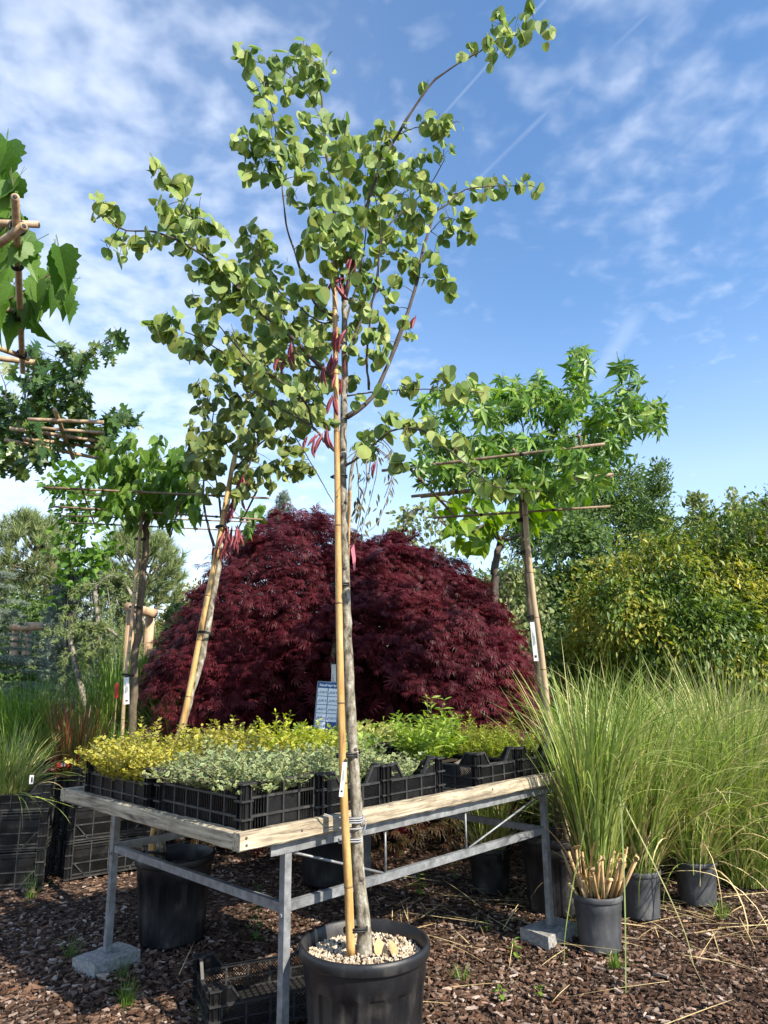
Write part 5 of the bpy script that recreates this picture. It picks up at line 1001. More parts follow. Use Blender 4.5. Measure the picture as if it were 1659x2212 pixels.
# ------------------------------------------------------------------ price board
def price_board():
    c = P(706, 1528, 5.92); t = thing('price_board', 'blue and white perennial price board in front of the purple maple', 'sign', c)
    t.rotation_euler = (math.radians(-12), math.radians(4), .05); w, h = .175, .40
    MB().box((0, 0, 0), (w, .006, h)).build('panel', M['blue'], t); fr = MB()
    for s in (-1, 1): fr.box((s * (w/2 + .002), 0, 0), (.006, .010, h + .01)); fr.box((0, 0, s * (h/2 + .002)), (w, .010, .006))
    fr.build('frame', M['steel'], t)
    MB().box((0, .012, -h/2 - .46), (.02, .012, 1.0)).build('post', M['steel'], t)
    def text(s, x, z, size, mat, al='LEFT', bold=False):
        cu = bpy.data.curves.new('lettering', 'FONT'); cu.body = s; cu.size = size; cu.align_x = al; cu.extrude = .0003; cu.offset = .0008 if bold else .0003; cu.materials.append(mat); cu.space_character = .92
        tmp = bpy.data.objects.new('tmp', cu); COL.objects.link(tmp); me = bpy.data.meshes.new_from_object(tmp.evaluated_get(bpy.context.evaluated_depsgraph_get())); bpy.data.objects.remove(tmp)
        o = link('lettering', me, t); o.location = (x, -.0042 if mat is M['white'] else -.0056, z); o.rotation_euler = (math.pi / 2, 0, 0)
    text('Staudenpreise', 0, h/2 - .034, .0285, M['white'], 'CENTER', True)
    L = [('3,30 €', '8,50 €'), ('3,90 €', '9,90 €'), ('4,50 €', '10,50 €'), ('4,95 €', '12,50 €'), ('7,20 €', None)]
    for i, row in enumerate(L):
        z = h/2 - .08 - i * .067
        for j, s in enumerate(row):
            if s is None: continue
            x = -.043 + j * .086; MB().box((x, -.0042, z), (.080, .0015, .062)).build('price_cell', M['white'], t)
            text(s, x + .038, z - .011, .025 if len(s) < 7 else .021, M['blue'], 'RIGHT')
            V = [(x - .038, -.0053, z - .02), (x - .029, -.0053, z - .014), (x - .018 - .004 * (i == 0), -.0053, z + .006), (x - .031, -.0053, z - .006)]; MB().add(V, [[0, 1, 2, 3]]).build('symbol', M['blue'], t)
price_board()

# ------------------------------------------------------------------ generic background plants
def bush(name, label, cat, lobes, n, temps, mat, size, group=None, trunk=None, clump=8, cr=.10, down=.35, shell=(.6, 1.03), trunk_mat='dark_bark', limbs=8, front=True):
    """crown of leaf clumps spread through the outer part of several lobes (centre, radii)"""
    C = np.array([l[0] for l in lobes], float); Rr = np.array([l[1] for l in lobes], float); base = np.array([C[:, 0].mean(), C[:, 1].mean(), 0.0])
    if trunk is not None: base[:2] = trunk[:2]
    t = thing(name, label, cat, base, group); wt = Rr.prod(1) ** (2/3); wt /= wt.sum(); m = n // clump
    k = RNG.choice(len(C), m, p=wt); d = rdir(m); d[:, 2] = np.where(d[:, 2] < -.6, -d[:, 2], d[:, 2])
    if front: d[:, 1] = np.where((d[:, 1] > .5) & (RNG.random(m) < .75), -d[:, 1], d[:, 1])
    f = RNG.uniform(*shell, m) ** .6; lump = 1 + .10 * np.sin(d[:, 0] * 7 + k) * np.sin(d[:, 2] * 9 + 2 * k) + RNG.normal(0, .05, m)
    p = C[k] + d * Rr[k] * (f * lump)[:, None]; ok_ = p[:, 2] > .03; p, d = p[ok_], d[ok_]; m = len(p)
    q = np.repeat(p, clump, 0) + RNG.normal(0, cr, (m * clump, 3)); dd = np.repeat(d, clump, 0); N_ = len(q)
    tt = dd * .7 + np.array([0, 0, -down]) + RNG.normal(0, .5, (N_, 3)); nn = dd * .6 + np.array([0, 0, .9]) + RNG.normal(0, .5, (N_, 3))
    tag(link('crown', scatter_mesh('crown', temps, q - base, frames(tt, nn), size * RNG.uniform(.6, 1.25, N_), mat), t), kind='stuff')
    top = C[np.argmax(C[:, 2])]; b0 = base.copy(); q = spline([b0, (b0 + top) / 2 + [.05, 0, 0], top + [0, 0, Rr[np.argmax(C[:, 2]), 2] * .3]], 14); r = max(.015, .03 * Rr[:, 0].max())
    limb(t, 'trunk', q, r * 1.4, r * .4, M[trunk_mat], .05, 8)
    for i in RNG.integers(0, m, limbs): limb(t, 'branch', spline([q[RNG.integers(4, 12)], (q[8] + p[i]) / 2 + [0, 0, .05], p[i]], 8), r * .5, r * .12, M[trunk_mat], 0, 5)
    return t
def lobe(u, v, ru, rv, Y, dy=None):
    c = P(u, v, Y); k = np.linalg.norm(c - CAM) / FPX; return (c, (ru * k, (dy or max(ru, .6 * rv) * k), rv * k))

def pine(label, u, v, ru, rv, Y, vb, n, mat, size, ut=None):
    c, R = lobe(u, v, ru, rv, Y); b = P(ut or u, vb, Y); base = np.array([b[0], Y, 0.0]); t = thing('pine_tree', label, 'tree', base, 'pines at the back left')
    top = c + [0, 0, R[2] * .7]; q = spline([base, np.array([b[0], Y, c[2] - R[2] * .6]), top], 20); limb(t, 'trunk', q, .11, .03, M['brown_bark'], .08, 10)
    d = rdir(n); d[:, 2] = np.where(d[:, 2] < -.75, -d[:, 2], d[:, 2]); p = c + d * np.array(R) * (RNG.uniform(.35, 1, n) ** .5)[:, None]; tt = d * .55 + np.array([0, 0, .75]) + RNG.normal(0, .2, (n, 3))
    tag(link('needles', scatter_mesh('needles', T['pine'], p - base, frames(tt, rdir(n)), size * RNG.uniform(.75, 1.25, n), mat, False), t), kind='stuff')
    for i in RNG.integers(0, n, 26): limb(t, 'branch', spline([q[RNG.integers(8, 18)], (q[12] + p[i]) / 2 - [0, 0, .08], p[i]], 8), .028, .007, M['brown_bark'], 0, 5)
pine('grey green pine with upright candles at the far left', 62, 1215, 88, 100, 12, 1450, 330, ML['pine'], .20, 110)
pine('rounded pine behind the flat crowned tree stem', 300, 1240, 92, 95, 12.2, 1480, 340, ML['pine'], .20, 292)

def weeping(name, label, start, tops, Y, drop, n, temps, mat, size, wob=.05, group='weeping conifers at the back left', cr=.05, per=26):
    """arching leader with strands hanging from it"""
    q = px_poly(tops, Y, Y, 30); b = P(start[0], start[1], Y); base = np.array([b[0], Y, 0.0]); t = thing(name, label, 'tree', base, group)
    limb(t, 'trunk', spline([base, (base + q[0]) / 2 + [.03, 0, 0], q[0]], 12), .05, .03, M['bark'], .05, 8); limb(t, 'branch', q, .03, .012, M['bark'], .1, 7); pos, tt = [], []
    for k in range(n):
        p0 = q[RNG.integers(0, 30)]; L = drop * RNG.uniform(.35, 1); a = RNG.uniform(0, 6.283); o = np.array([math.cos(a), math.sin(a), 0]) * RNG.uniform(.1, .45)
        s = np.linspace(0, 1, per)[:, None]; c = p0 + o * np.sqrt(s) + np.array([0, 0, -1]) * L * s ** 1.3 + np.array([0, 0, .12]) * np.sin(s * 3.1) * (s < .5) + RNG.normal(0, wob * .3, (per, 3)); c[:, 2] = np.maximum(c[:, 2], .1)
        if k % 5 == 0: limb(t, 'branch', c[::3], .010, .003, M['bark'], 0, 5)
        pos.append(c + RNG.normal(0, cr * .5, c.shape)); tt.append(np.gradient(c, axis=0) + RNG.normal(0, .02, c.shape))
    pos, tt = np.vstack(pos), np.vstack(tt) + 1e-5
    tag(link('needles', scatter_mesh('needles', temps, pos - base, frames(tt, rdir(len(pos))), size * RNG.uniform(.7, 1.3, len(pos)), mat, False), t), kind='stuff')
weeping('weeping_cedar', 'weeping blue grey cedar with hanging strands beside the left log rail', (165, 1480), [(120, 1290), (150, 1245), (190, 1240), (225, 1270)], 10, 2.0, 60, T['spruce'], ML['bluespruce'], .15)
weeping('weeping_cedar', 'arching green cedar in front of the rounded pine', (255, 1500), [(205, 1275), (235, 1245), (270, 1262), (300, 1320), (330, 1380), (395, 1440)], 9, 1.0, 42, T['spruce'], ML['cedar'], .12, cr=.05)
weeping('weeping_cedar', 'small trailing cedar between the log posts', (240, 1510), [(150, 1370), (200, 1350), (250, 1370), (290, 1420)], 8.6, .7, 26, T['spruce'], ML['cedar'], .10)
def tiers():
    t = thing('blue_spruce', 'blue spruce with layered silvery branches at the left edge', 'tree', tuple(P(-60, 1640, 7.6) * [1, 1, 0])); base = np.array(t.location)
    limb(t, 'trunk', spline([base, base + [0, 0, 1.2], base + [0, 0, 2.7]], 10), .06, .02, M['dark_bark'], 0, 8); pos, tt = [], []
    for k in range(62):
        z = RNG.uniform(.5, 2.6); L = (2.9 - z) * .40 + .15; a = RNG.uniform(-1.9, .6); o = np.array([math.cos(a), math.sin(a), 0]); s = np.linspace(0, 1, 26)[:, None]
        c = base + np.array([0, 0, z]) + o * L * s + np.array([0, 0, 1]) * (.10 * s - .12 * s ** 2) ; sd = np.array([-o[1], o[0], 0]) * RNG.normal(0, .06, (26, 1)) * (1.1 - s) * 2
        limb(t, 'branch', c[::4], .009, .003, M['dark_bark'], 0, 5) if k % 3 == 0 else None
        pos += [c + sd, c - sd * .7]; tt += [np.tile(o, (26, 1)), np.tile(o, (26, 1))]
    pos, tt = np.vstack(pos), np.vstack(tt)
    tag(link('needles', scatter_mesh('needles', T['spruce'], pos - base, frames(tt + RNG.normal(0, .2, tt.shape), rdir(len(pos))), .085 * RNG.uniform(.7, 1.2, len(pos)), ML['bluespruce'], False), t), kind='stuff')
tiers()
def support(label, posts, rails, Y, r):
    b = P(posts[0][0], 1640, Y); t = thing('tree_support_frame', label, 'log frame', (b[0], Y, 0), 'log tree supports'); base = np.array(t.location)
    for u, v in posts: p = P(u, v, Y); MB().tube(np.array([[p[0], Y, 0], [p[0], Y, p[2]]]) - base, r, 12).build('post', M['log'], t, True)
    for (a, b_) in rails: p, q = P(*a, Y - .12), P(*b_, Y - .12); MB().tube(np.array([p, q]) - base, r * 1.02, 12).build('crossbar', M['log'], t, True)
support('log rail and posts at the left edge behind the blue spruce', [(36, 1356), (62, 1356)], [((24, 1353), (132, 1353))], 10.6, .06)
support('two log posts with crossbar right of the flat crowned tree stem', [(325, 1322), (283, 1322)], [((272, 1310), (337, 1326))], 8.1, .05)
MB_ = thing('tree_guard', 'low white marker board near the dwarf pine stem', 'marker', P(337, 1526, 7.8)); MB().box((0, 0, 0), (.14, .004, .03)).build('board', M['white'], MB_); MB().box((-.05, .006, -.54), (.02, .006, 1.15)).build('stick', M['log'], MB_)

BT = 'background trees and shrubs'
bush('yew_column', 'narrow dark green yew column left of the maple', 'shrub', [lobe(390, 1385, 24, 55, 11.2), lobe(384, 1350, 14, 35, 11.2)], 3600, T['spruce'], ML['yew'], .12, BT, clump=6, cr=.05, down=-.4)
bush('golden_shrub', 'orange yellow shrub behind the dark yew column', 'shrub', [lobe(405, 1320, 40, 45, 14), lobe(380, 1400, 40, 60, 14)], 2200, T['ellip'], ML['golden'], .10, BT)
bush('poplar_sapling', 'slender leafy sapling between the two pines', 'tree', [lobe(150, 1060, 28, 50, 9.6), lobe(178, 1150, 40, 60, 9.6), lobe(185, 1250, 38, 60, 9.6)], 620, T['ovate'], ML['plane'], .115, BT, clump=4, cr=.12)
dp = bush('dwarf_pine', 'small green dwarf pine grafted on a stem beside the maple', 'shrub', [lobe(318, 1478, 36, 34, 7.6)], 420, T['pine'], ML['dwarfpine'], .10, BT, clump=3, cr=.04, down=-.6)
fill = [('olive green conifer between the far left pine and the blue spruce', 20, 1310, 70, 60, 16, 'tree_a'), ('dark green conifer at the far left behind the log rail', 20, 1430, 80, 90, 15, 'tree_b'), ('dull green conifer behind the weeping cedars', 140, 1440, 90, 75, 14.5, 'yew'), ('dark green shrub behind the arching cedar', 240, 1430, 80, 80, 15.5, 'tree_b'), ('dark hedge shrub behind the log posts', 340, 1430, 70, 75, 15, 'yew'), ('green shrub behind the golden shrub left of the maple', 440, 1420, 70, 85, 16, 'tree_a')]
for lab, u, v, ru, rv, Y, mt in fill: bush('evergreen_shrub', lab, 'shrub', [lobe(u, v, ru, rv, Y), lobe(u + 25, v + 40, ru * .9, rv * .7, Y - .5)], 9000, T['tiny'], ML[mt], .12, BT)
# right-hand background
bush('creeper_thicket', 'yellow green climber thicket filling the right background', 'climber', [lobe(1330, 1345, 95, 95, 8.6, .8), lobe(1430, 1320, 110, 130, 8.8, .8), lobe(1540, 1270, 110, 120, 9.2, .8), lobe(1650, 1250, 90, 120, 9.4, .8), lobe(1500, 1400, 140, 90, 8.3, .7), lobe(1640, 1400, 90, 110, 8.6, .7), lobe(1760, 1300, 90, 160, 9.2, .9), lobe(1330, 1500, 110, 110, 8.9, .6), lobe(1480, 1510, 120, 110, 8.9, .6), lobe(1630, 1510, 120, 110, 8.9, .6), lobe(1240, 1480, 80, 90, 9.4, .6)], 64000, T['tiny'], ML['hedge'], .085, BT, clump=12, cr=.085, down=.7, shell=(.5, 1.12))
bush('hornbeam_column', 'narrow columnar tree rising above the climber thicket', 'tree', [lobe(1424, 1045, 12, 38, 13), lobe(1420, 1095, 20, 45, 13), lobe(1415, 1170, 32, 60, 13)], 2600, T['tiny'], ML['tree_a'], .10, BT, clump=5, cr=.07, down=-.3)
bush('broadleaf_tree', 'airy green tree between the sweetgum crown and the column', 'tree', [lobe(1340, 1070, 55, 55, 15), lobe(1310, 1140, 75, 70, 15), lobe(1370, 1170, 60, 60, 15)], 8000, T['tiny'], ML['tree_a'], .12, BT, clump=8, cr=.15)
bush('birch_tree', 'loose grey green birch behind the sweetgum stem', 'tree', [lobe(1240, 1210, 75, 80, 11.5), lobe(1200, 1330, 70, 90, 11.5), lobe(1290, 1310, 60, 90, 11.5)], 5200, T['ovate'], ML['tree_a'], .085, BT, clump=6, cr=.13, down=.6)
bush('young_tree', 'small pale spire above the climber thicket', 'tree', [lobe(1510, 1120, 15, 42, 13), lobe(1512, 1165, 26, 40, 13)], 700, T['ellip'], ML['tree_c'], .12, BT, clump=4, cr=.08, down=-.3)
bush('young_tree', 'thin leafy shoot poking above the thicket near the right edge', 'tree', [lobe(1585, 1110, 10, 42, 10.5), lobe(1580, 1160, 18, 40, 10.5)], 260, T['ellip'], ML['tree_c'], .11, BT, clump=3, cr=.06, down=-.3)
bush('young_tree', 'dark leafy tree top at the right picture edge', 'tree', [lobe(1640, 1150, 40, 35, 13.5)], 900, T['ellip'], ML['tree_b'], .13, BT, clump=5)
for lab, u, v, ru, rv, Y, mt in (('green shrub mass behind the catalpa trunk', 1090, 1380, 110, 130, 13.5, 'tree_a'), ('dark shrub behind the birch', 1230, 1380, 110, 130, 16, 'tree_b'), ('shrub mass deep behind the climber thicket', 1450, 1300, 160, 120, 17, 'tree_a'), ('dark green shrubs glimpsed beyond the purple maple', 700, 1450, 330, 110, 18, 'tree_b'), ('grey green tree behind the sweetgum crown', 1200, 1140, 80, 80, 19, 'tree_a'), ('dark trees beyond the right edge', 1720, 1250, 130, 170, 17, 'tree_b')):
    bush('shrub_mass', lab, 'shrub', [lobe(u, v, ru, rv, Y), lobe(u - ru * .5, v + rv * .3, ru * .7, rv * .7, Y - .6)], 11000, T['tiny'], ML[mt], .13, BT, clump=8, cr=.15)
weeping('weeping_birch', 'weeping birch with pale hanging leaves right of the maple', (1120, 1600), [(1085, 1260), (1110, 1235), (1150, 1245), (1185, 1290)], 8.6, 1.3, 60, T['ovate'], ML['tree_c'], .055, .12, BT, .12, 22)
weeping('weeping_birch', 'sparse weeping birch top showing over the maple', (905, 1600), [(860, 1170), (885, 1115), (925, 1100), (985, 1160)], 10.5, .75, 34, T['ovate'], ML['tree_c'], .075, .12, BT, .10, 14)
bush('conifer_tip', 'pale grey green conifer tip peeping over the maple', 'tree', [lobe(612, 1095, 7, 28, 11.5), lobe(600, 1130, 20, 25, 11.5)], 420, T['spruce'], ML['bluespruce'], .12, BT, clump=4, cr=.04, down=-.4)

# ------------------------------------------------------------------ ornamental grasses
def grass(name, label, x, y, z, n, r, hmin, hmax, lean, bend, w, mat, group, extra=None, seg=7):
    t = thing(name, label, 'ornamental grass', (x, y, z), group); tag(link('blades', grass_mesh('blades', n, r, hmin, hmax, lean, bend, w, mat, seg), t), kind='stuff')
    if extra: tag(link('dry_blades', grass_mesh('dry_blades', extra[0], r, hmin * extra[1], hmax * extra[1], lean * 1.5, bend * 1.2, w, ML['straw'], seg), t), kind='stuff')
    return t
GL, GR = 'ornamental grasses at the left', 'ornamental grasses at the right'
grass('grass_clump', 'arching green grass tuft on the leftmost crate stack', -2.84, 5.62, .66, 520, .15, .25, .62, .9, 1.5, .007, ML['grass'], GL, (60, .8))
grass('grass_clump', 'red tipped upright grass behind the left crate stack', -2.52, 6.05, .72, 260, .16, .35, .72, .35, .35, .010, ML['grass_red'], GL)
grass('grass_clump', 'tall fresh green grass clump rising behind the left stacks', -2.62, 7.2, .66, 520, .22, .7, 1.25, .45, .55, .013, ML['grass_lime'], GL)
grass('grass_clump', 'dark fountain grass between the stacks and the golden plants', -1.86, 6.58, .70, 900, .16, .45, .85, .75, 1.7, .006, ML['grass_dark'], GL)
grass('grass_clump', 'fresh grass clump at the left edge behind the stacks', -3.35, 6.9, .70, 600, .25, .5, .95, .6, .9, .010, ML['grass_lime'], GL)
grass('grass_clump', 'fine dark grass at the far left edge beside the log rail', -3.75, 7.5, .60, 500, .3, .5, 1.0, .6, 1.1, .009, ML['grass_dark'], GL)
grass('grass_clump', 'short grass tuft on the middle crate stack', -2.24, 6.12, .76, 260, .14, .2, .42, .6, .8, .007, ML['grass_lime'], GL)
grass('grass_clump', 'green grass behind the dark fountain grass', -1.95, 7.7, .5, 420, .25, .6, 1.1, .45, .6, .011, ML['grass_lime'], GL)
for lab, u, v, Y, w_, h_, mt in (('upright white price tag in the left grass tuft', 68, 1684, 5.35, .028, .06, 'white'), ('red and white label on the middle crate stack', 258, 1652, 5.9, .10, .035, 'red'), ('small red label left on the middle crate stack', 212, 1662, 5.9, .05, .02, 'red')):
    c = P(u / 1.0 if u < 100 else u * .53, v, Y); t = thing('price_tag', lab, 'label', c); MB().box((0, 0, 0), (w_, .003, h_)).build('card', M[mt], t)
    MB().box((.004, -.0025, 0), (w_ * .4, .001, h_ * .6)).build('print_block', M['ink' if mt == 'white' else 'white'], t)
# right side
def reed_pot():
    x, y, z = 1.17, 4.35, .265; t = thing('reed_grass', 'tall striped reed grass with cut canes in the front dusty pot', 'ornamental grass', (x, y, z), GR)
    tm = []
    for k in range(14):
        V, l, c = blades(np.zeros((1, 3)), np.zeros(1), np.ones(1), np.array([RNG.uniform(.0, .12)]), np.array([RNG.uniform(.1, 1.15)]), np.array([.0145]), 10); tm.append(raw_mesh('blade', V, l, c, ML['grass'], None, True))
    for k in range(190):
        a = RNG.uniform(0, 6.283); r = .075 * math.sqrt(RNG.uniform(0, 1)); o = link('blade', tm[RNG.integers(0, 14)], t); L = RNG.uniform(.75, 1.35) if k < 150 else RNG.uniform(.4, .8)
        o.location = (r * math.cos(a), r * math.sin(a), .02); o.rotation_mode = 'XYZ'; tl = abs(RNG.normal(0, .13)) + .08 * r / .1; az = a + RNG.normal(0, .6); tl *= .45 if math.cos(az) < -.1 else 1.0
        o.matrix_local = Matrix.Translation((r * math.cos(a), r * math.sin(a), .02)) @ Matrix.Rotation(az, 4, 'Z') @ Matrix.Rotation(tl, 4, 'Y') @ Matrix.Scale(L, 4)
    for k in range(80):
        a = RNG.uniform(0, 6.283); r = .118 * math.sqrt(RNG.uniform(0.25, 1)); b = np.array([r * math.cos(a), r * math.sin(a), 0]); L = RNG.uniform(.08, .28); d = unit([math.cos(a) * r * 4 + RNG.normal(0, .15), math.sin(a) * r * 4 + RNG.normal(0, .15), 1.0])
        pts = [b, b + d * L * .5, b + d * L]; o = MB().tube(pts, np.array([.006, .0068, .0074]) * RNG.uniform(.6, 1.25), 8).build('cut_cane', ML['cane'], t, True)
        if k % 2 == 0:      # curled dry sheath
            s = np.linspace(0, 5.5, 14); e = unit([math.cos(a), math.sin(a), 0]); c = b + d * L; R_ = RNG.uniform(.012, .022) * (1 - s / 11)
            cur = c + e * (R_ * np.sin(s))[:, None] + np.array([0, 0, 1]) * (R_ * (1 - np.cos(s)))[:, None]; sd = np.cross(e, [0, 0, 1]) * .011
            V = np.vstack([cur - sd, cur + sd]); n = len(s); MB().add(V, [[i, i + 1, n + i + 1, n + i] for i in range(n - 1)]).build('curled_sheath', ML['cane'], o, True)
    V, l, c = blades(RNG.normal(0, .035, (260, 3)) * [1, 1, 0] + [0, 0, .08], RNG.uniform(-1.9, 1.7, 260), RNG.uniform(.8, 1.45, 260), np.abs(RNG.normal(0, .15, 260)), RNG.uniform(.2, 2.4, 260), RNG.uniform(.006, .011, 260), 9)
    tag(link('fine_blades', raw_mesh('fine_blades', V, l, c, ML['grass'], None, True), t), kind='stuff')
    nS = 60; aS = RNG.uniform(0, 6.283, nS); V, l, c = blades(np.stack([.07 * np.cos(aS), .07 * np.sin(aS), np.zeros(nS)], 1), aS + RNG.normal(0, .5, nS), RNG.uniform(.18, .55, nS), np.abs(RNG.normal(.12, .12, nS)), RNG.uniform(-.2, 2.0, nS), RNG.uniform(.012, .024, nS), 7)
    tag(link('dry_sheaths', raw_mesh('dry_sheaths', V, l, c, ML['cane'], None, True), t), kind='stuff')
    # two long fallen blades that bend down to the mulch
    for px, Y0, Y1, w in (([(1330, 1560), (1342, 1750), (1350, 1950), (1352, 2120), (1356, 2205)], 4.3, 3.75, .012), ([(1265, 1780), (1240, 1900), (1222, 2010), (1218, 2090)], 4.25, 4.1, .009), ([(1300, 1650), (1380, 1800), (1470, 1990), (1500, 2090)], 4.3, 4.05, .010)):
        q = px_poly(px, Y0, Y1, 16); q[:, 2] = np.maximum(q[:, 2], .02); s = np.array([1.0, .2, 0]); s = unit(s); hw = (w / 2 * np.linspace(1, .3, 16))[:, None]; V = np.vstack([q - s * hw, q + s * hw]) - np.array([x, y, z]); MB().add(V, [[i, i + 1, 17 + i, 16 + i] for i in range(15)]).build('fallen_blade', ML['grass_dry'], t, True)
reed_pot()
grass('grass_clump', 'green and straw grass in the second pot of the row', 1.58, 4.88, .25, 520, .10, .6, 1.5, .42, 1.6, .013, ML['grass'], GR, (90, .7), 9)
grass('grass_clump', 'arching grass in the third pot of the row', 2.04, 5.12, .24, 560, .11, .6, 1.35, .6, 2.4, .012, ML['grass'], GR, (110, .8), 9)
grass('grass_clump', 'pale arching grass in the last pot of the row', 2.72, 6.15, .24, 620, .14, .7, 1.5, .65, 2.4, .012, ML['grass_dry'], GR, (120, .8), 9)
grass('grass_clump', 'short cut grass in the black pot left of the sweetgum', .72, 5.42, .27, 220, .11, .25, .62, .4, .9, .009, ML['grass'], GR, (120, .6))
for lab, x, y, n, h0, h1, mt, w in (('dense pale grass behind the second and third pots', 1.75, 5.75, 760, .7, 1.45, 'grass', .013), ('tangled straw coloured grass at the right edge', 3.15, 6.9, 800, .6, 1.5, 'grass_dry', .012), ('pale grass clump right of the sweetgum stem', 1.75, 6.6, 520, .6, 1.35, 'grass_dry', .012), ('green grass clump below the climber thicket', 2.5, 7.0, 500, .6, 1.4, 'grass', .013), ('tall arching grass with long stems near the right edge', 2.55, 5.55, 700, .7, 1.6, 'grass', .012), ('straw grass mound below the thicket right edge', 3.7, 7.6, 560, .6, 1.4, 'grass_dry', .012), ('bright fine green grass mound behind the sweetgum stem', 1.55, 7.4, 1300, .6, 1.2, 'grass_lime', .007), ('fine green grass mound right of the maple', 2.15, 7.9, 1300, .6, 1.25, 'grass_lime', .007), ('grass at the right picture edge beside the thicket', 3.3, 6.0, 760, .6, 1.4, 'grass_dry', .012)):
    grass('grass_clump', lab, x, y, .02, n, .20, h0 * 1.1, h1 * 1.14, .5, 1.9, w, ML[mt], GR, (70, .8), 10)
# loose long stems arching out of the grasses
st = thing('grass_clump', 'long pale grass stems arching above the right grass clumps', 'ornamental grass', (2.2, 5.4, .25), GR)
V, l, c = blades(RNG.normal(0, .5, (90, 3)) * [1.0, .6, 0], RNG.uniform(0, 6.28, 90), RNG.uniform(1.1, 1.9, 90), np.abs(RNG.normal(.05, .15, 90)), RNG.uniform(.8, 3.6, 90), RNG.uniform(.007, .013, 90), 16)
tag(link('stems', raw_mesh('stems', V, l, c, ML['grass_dry'], None, True), st), kind='stuff')

# ------------------------------------------------------------------ small growth and litter on the mulch
def straw(n, f, label, name='straw_litter'):
    mb_v, mb_l, mb_c = [], [], []; p = np.array([f() for _ in range(n)]); az = RNG.uniform(0, 6.28, n)
    V, l, c = blades(np.column_stack([p, gz(p[:, 0], p[:, 1]) + RNG.uniform(.012, .03, n)]), az, RNG.uniform(.12, .6, n), np.full(n, 1.50) + RNG.normal(0, .03, n), RNG.normal(.10, .05, n), RNG.uniform(.003, .008, n), 6)
    return tag(link(name, raw_mesh(name, V, l, c, ML['straw'], None, True)), label, 'straw', kind='stuff')
straw(170, lambda: (RNG.normal(1.9, .55), RNG.normal(5.0, .45)), 'dry straw blades littering the mulch round the grass pots')
straw(70, lambda: (RNG.uniform(-.2, 1.2), RNG.uniform(4.3, 5.6)), 'dry straw scattered in the shade under the bench right half')
straw(26, lambda: (RNG.uniform(-1.4, 2.0), RNG.uniform(3.0, 4.2)), 'few dry stalks on the mulch in front of the bench')
def tuft(label, u, v, h, n, mt='grass_lime'):
    p = G(u, v); t = thing('grass_tuft', label, 'grass tuft', (p[0], p[1], gz(p[0], p[1])), 'small weeds on the mulch'); link('blades', grass_mesh('blades', n, .03, h * .5, h, .9, .8, .004, ML[mt], 5), t)
for a in (('bright grass tuft on the mulch left of the empty crate', 272, 2178, .14, 60), ('grass tuft by the left concrete block', 150, 2075, .14, 50, 'grass_dark'), ('thin grass tuft just right of the left concrete block', 262, 2120, .16, 34, 'grass_dark'), ('grass tuft in front of the left crate stacks', 63, 1945, .22, 26), ('grass tuft beside the empty crate near the picture bottom', 460, 2205, .16, 44), ('grass tuft below the dusty reed pot', 1330, 2095, .10, 70), ('grass tuft right of the right concrete block', 1262, 2035, .20, 60), ('small grass tuft right of the front pot', 1000, 2110, .09, 40), ('grass tuft on the mulch beside the straw litter', 1560, 1985, .14, 60), ('grass tuft in the sunny gap left of the shaded pot', 415, 1835, .14, 60)): tuft(*a)
def weed(label, u, v, h, n, sz, mt='weed'):
    p = G(u, v); t = thing('weed', label, 'weed', (p[0], p[1], gz(p[0], p[1])), 'small weeds on the mulch')
    MB().tube(spline([(0, 0, 0), (.008, 0, h * .5), (0, .008, h)], 8), .0025, 6).build('stem', ML[mt], t, True); ms = temp_meshes('leaf', T['ellip'], [ML[mt]])
    for k in range(n):
        f = (k + 1) / n; a = k * 2.4; o = link('leaf', ms[k % 2], t); d = np.array([[math.cos(a), math.sin(a), .35 - .6 * (1 - f)]]); m = np.eye(4); m[:3, :3] = frames(d, np.array([[0, 0, 1.0]]))[0] * sz * RNG.uniform(.7, 1.1) * (1.1 - .4 * f); m[:3, 3] = (0, 0, h * f); o.matrix_local = Matrix(m.tolist())
for a in (('upright leafy weed behind the front bench leg', 553, 2035, .30, 18, .075, 'shade_weed'), ('broad leaved weed in the shade right of the front trunk', 905, 1935, .16, 12, .085), ('small leafy weed in front of the right concrete block', 1112, 2065, .09, 9, .05), ('yellow green seedling near the picture bottom right of the pot', 1082, 2150, .06, 8, .055), ('pale seedling beside the yellow green one', 1165, 2145, .05, 6, .05), ('seedling on the mulch near the bench shade', 1050, 2012, .06, 6, .05), ('small weed under the bench centre', 980, 1905, .10, 9, .05)): weed(*a)
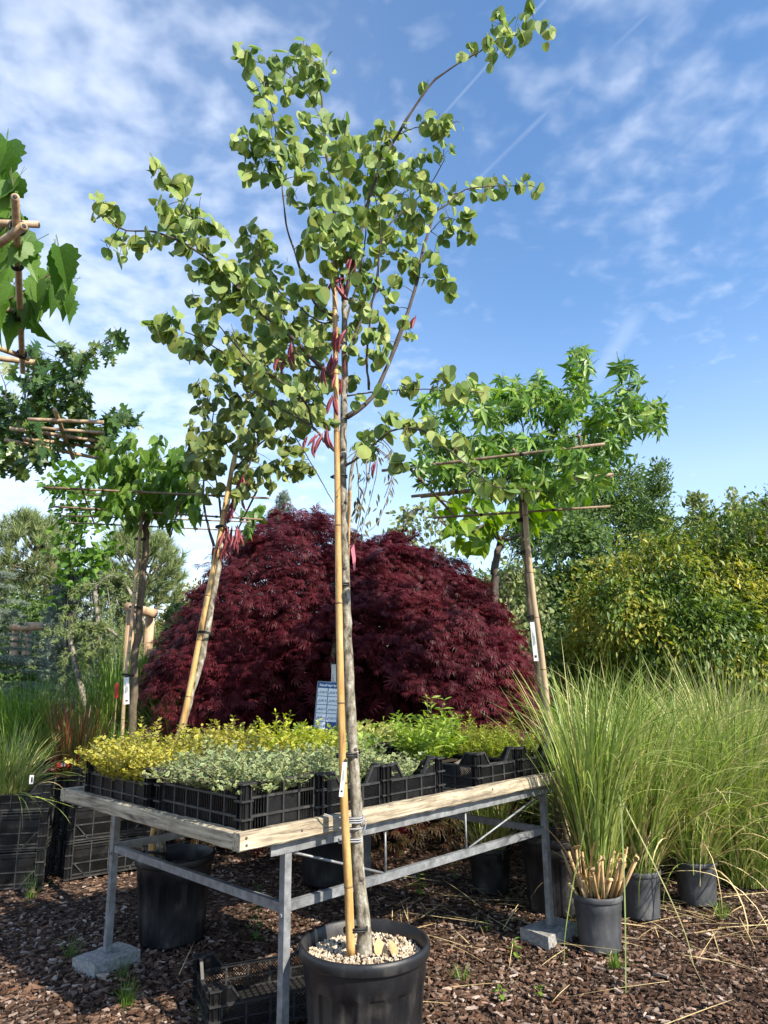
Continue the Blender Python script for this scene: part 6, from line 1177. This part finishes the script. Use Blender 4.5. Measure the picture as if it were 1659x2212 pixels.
# two fallen leaves and a dead pair of leaves in the front pot
for lab, dx, dy in (('first brown dead leaf in the front pot', .06, -.02), ('second brown dead leaf in the front pot', .115, -.03)):
    t = thing('fallen_leaf', lab, 'leaf', (MT[0] + dx, MT[1] + dy, .41), 'dead leaves in the front pot'); o = link('blade', temp_meshes('blade', [T['redbud'][0]], [ML['cane']])[0], t); o.scale = (.055,) * 3; o.rotation_euler = (1.2, .1, dx * 9)
for lab, u, v, ru, rv, Y in (('low dark shrubs closing the view under the birch', 1180, 1490, 120, 60, 11), ('low dark shrubs behind the right grasses', 1400, 1500, 140, 60, 11.5), ('low dark shrubs at the right picture edge behind the thicket', 1640, 1500, 140, 60, 11.5), ('low dark shrubs behind the left grasses', 60, 1500, 130, 60, 11), ('low dark shrubs between the stem and the maple', 300, 1500, 130, 55, 12.5)):
    bush('low_shrub', lab, 'shrub', [lobe(u, v, ru, rv, Y), lobe(u, v + 60, ru, rv, Y - .4)], 8000, T['tiny'], ML['tree_b'], .11, BT, clump=8, cr=.13)

# long shoots standing out of the climber thicket
sh = thing('climber_shoots', 'thin arching shoots standing above the climber thicket', 'climber', tuple(P(1450, 1500, 8.6) * [1, 1, 0]), BT); shb = np.array(sh.location); pos, tt = [], []
for k in range(34):
    u = RNG.uniform(1290, 1680); v = np.interp(u, [1290, 1350, 1430, 1540, 1680], [1270, 1240, 1200, 1160, 1140]); Y = RNG.uniform(8.0, 8.7); du = RNG.normal(-8, 26); h = RNG.uniform(18, 75)
    q = px_poly([(u, v + 30), (u + du * .4, v - h * .7), (u + du, v - h), (u + du * 1.7, v - h * .75)], Y, Y - .1, 18); limb(sh, 'shoot', q, .004, .0015, M['brown_bark'], 0, 5)
    n = 26; i = RNG.integers(4, 18, n); pos.append(q[i] + RNG.normal(0, .015, (n, 3))); tt.append(rdir(n) + [0, 0, -.5])
pos, tt = np.vstack(pos), np.vstack(tt); tag(link('leaves', scatter_mesh('leaves', T['tiny'], pos - shb, frames(tt, rdir(len(pos)) + [0, -.5, .6]), .075 * RNG.uniform(.6, 1.2, len(pos)), ML['hedge']), sh), kind='stuff')
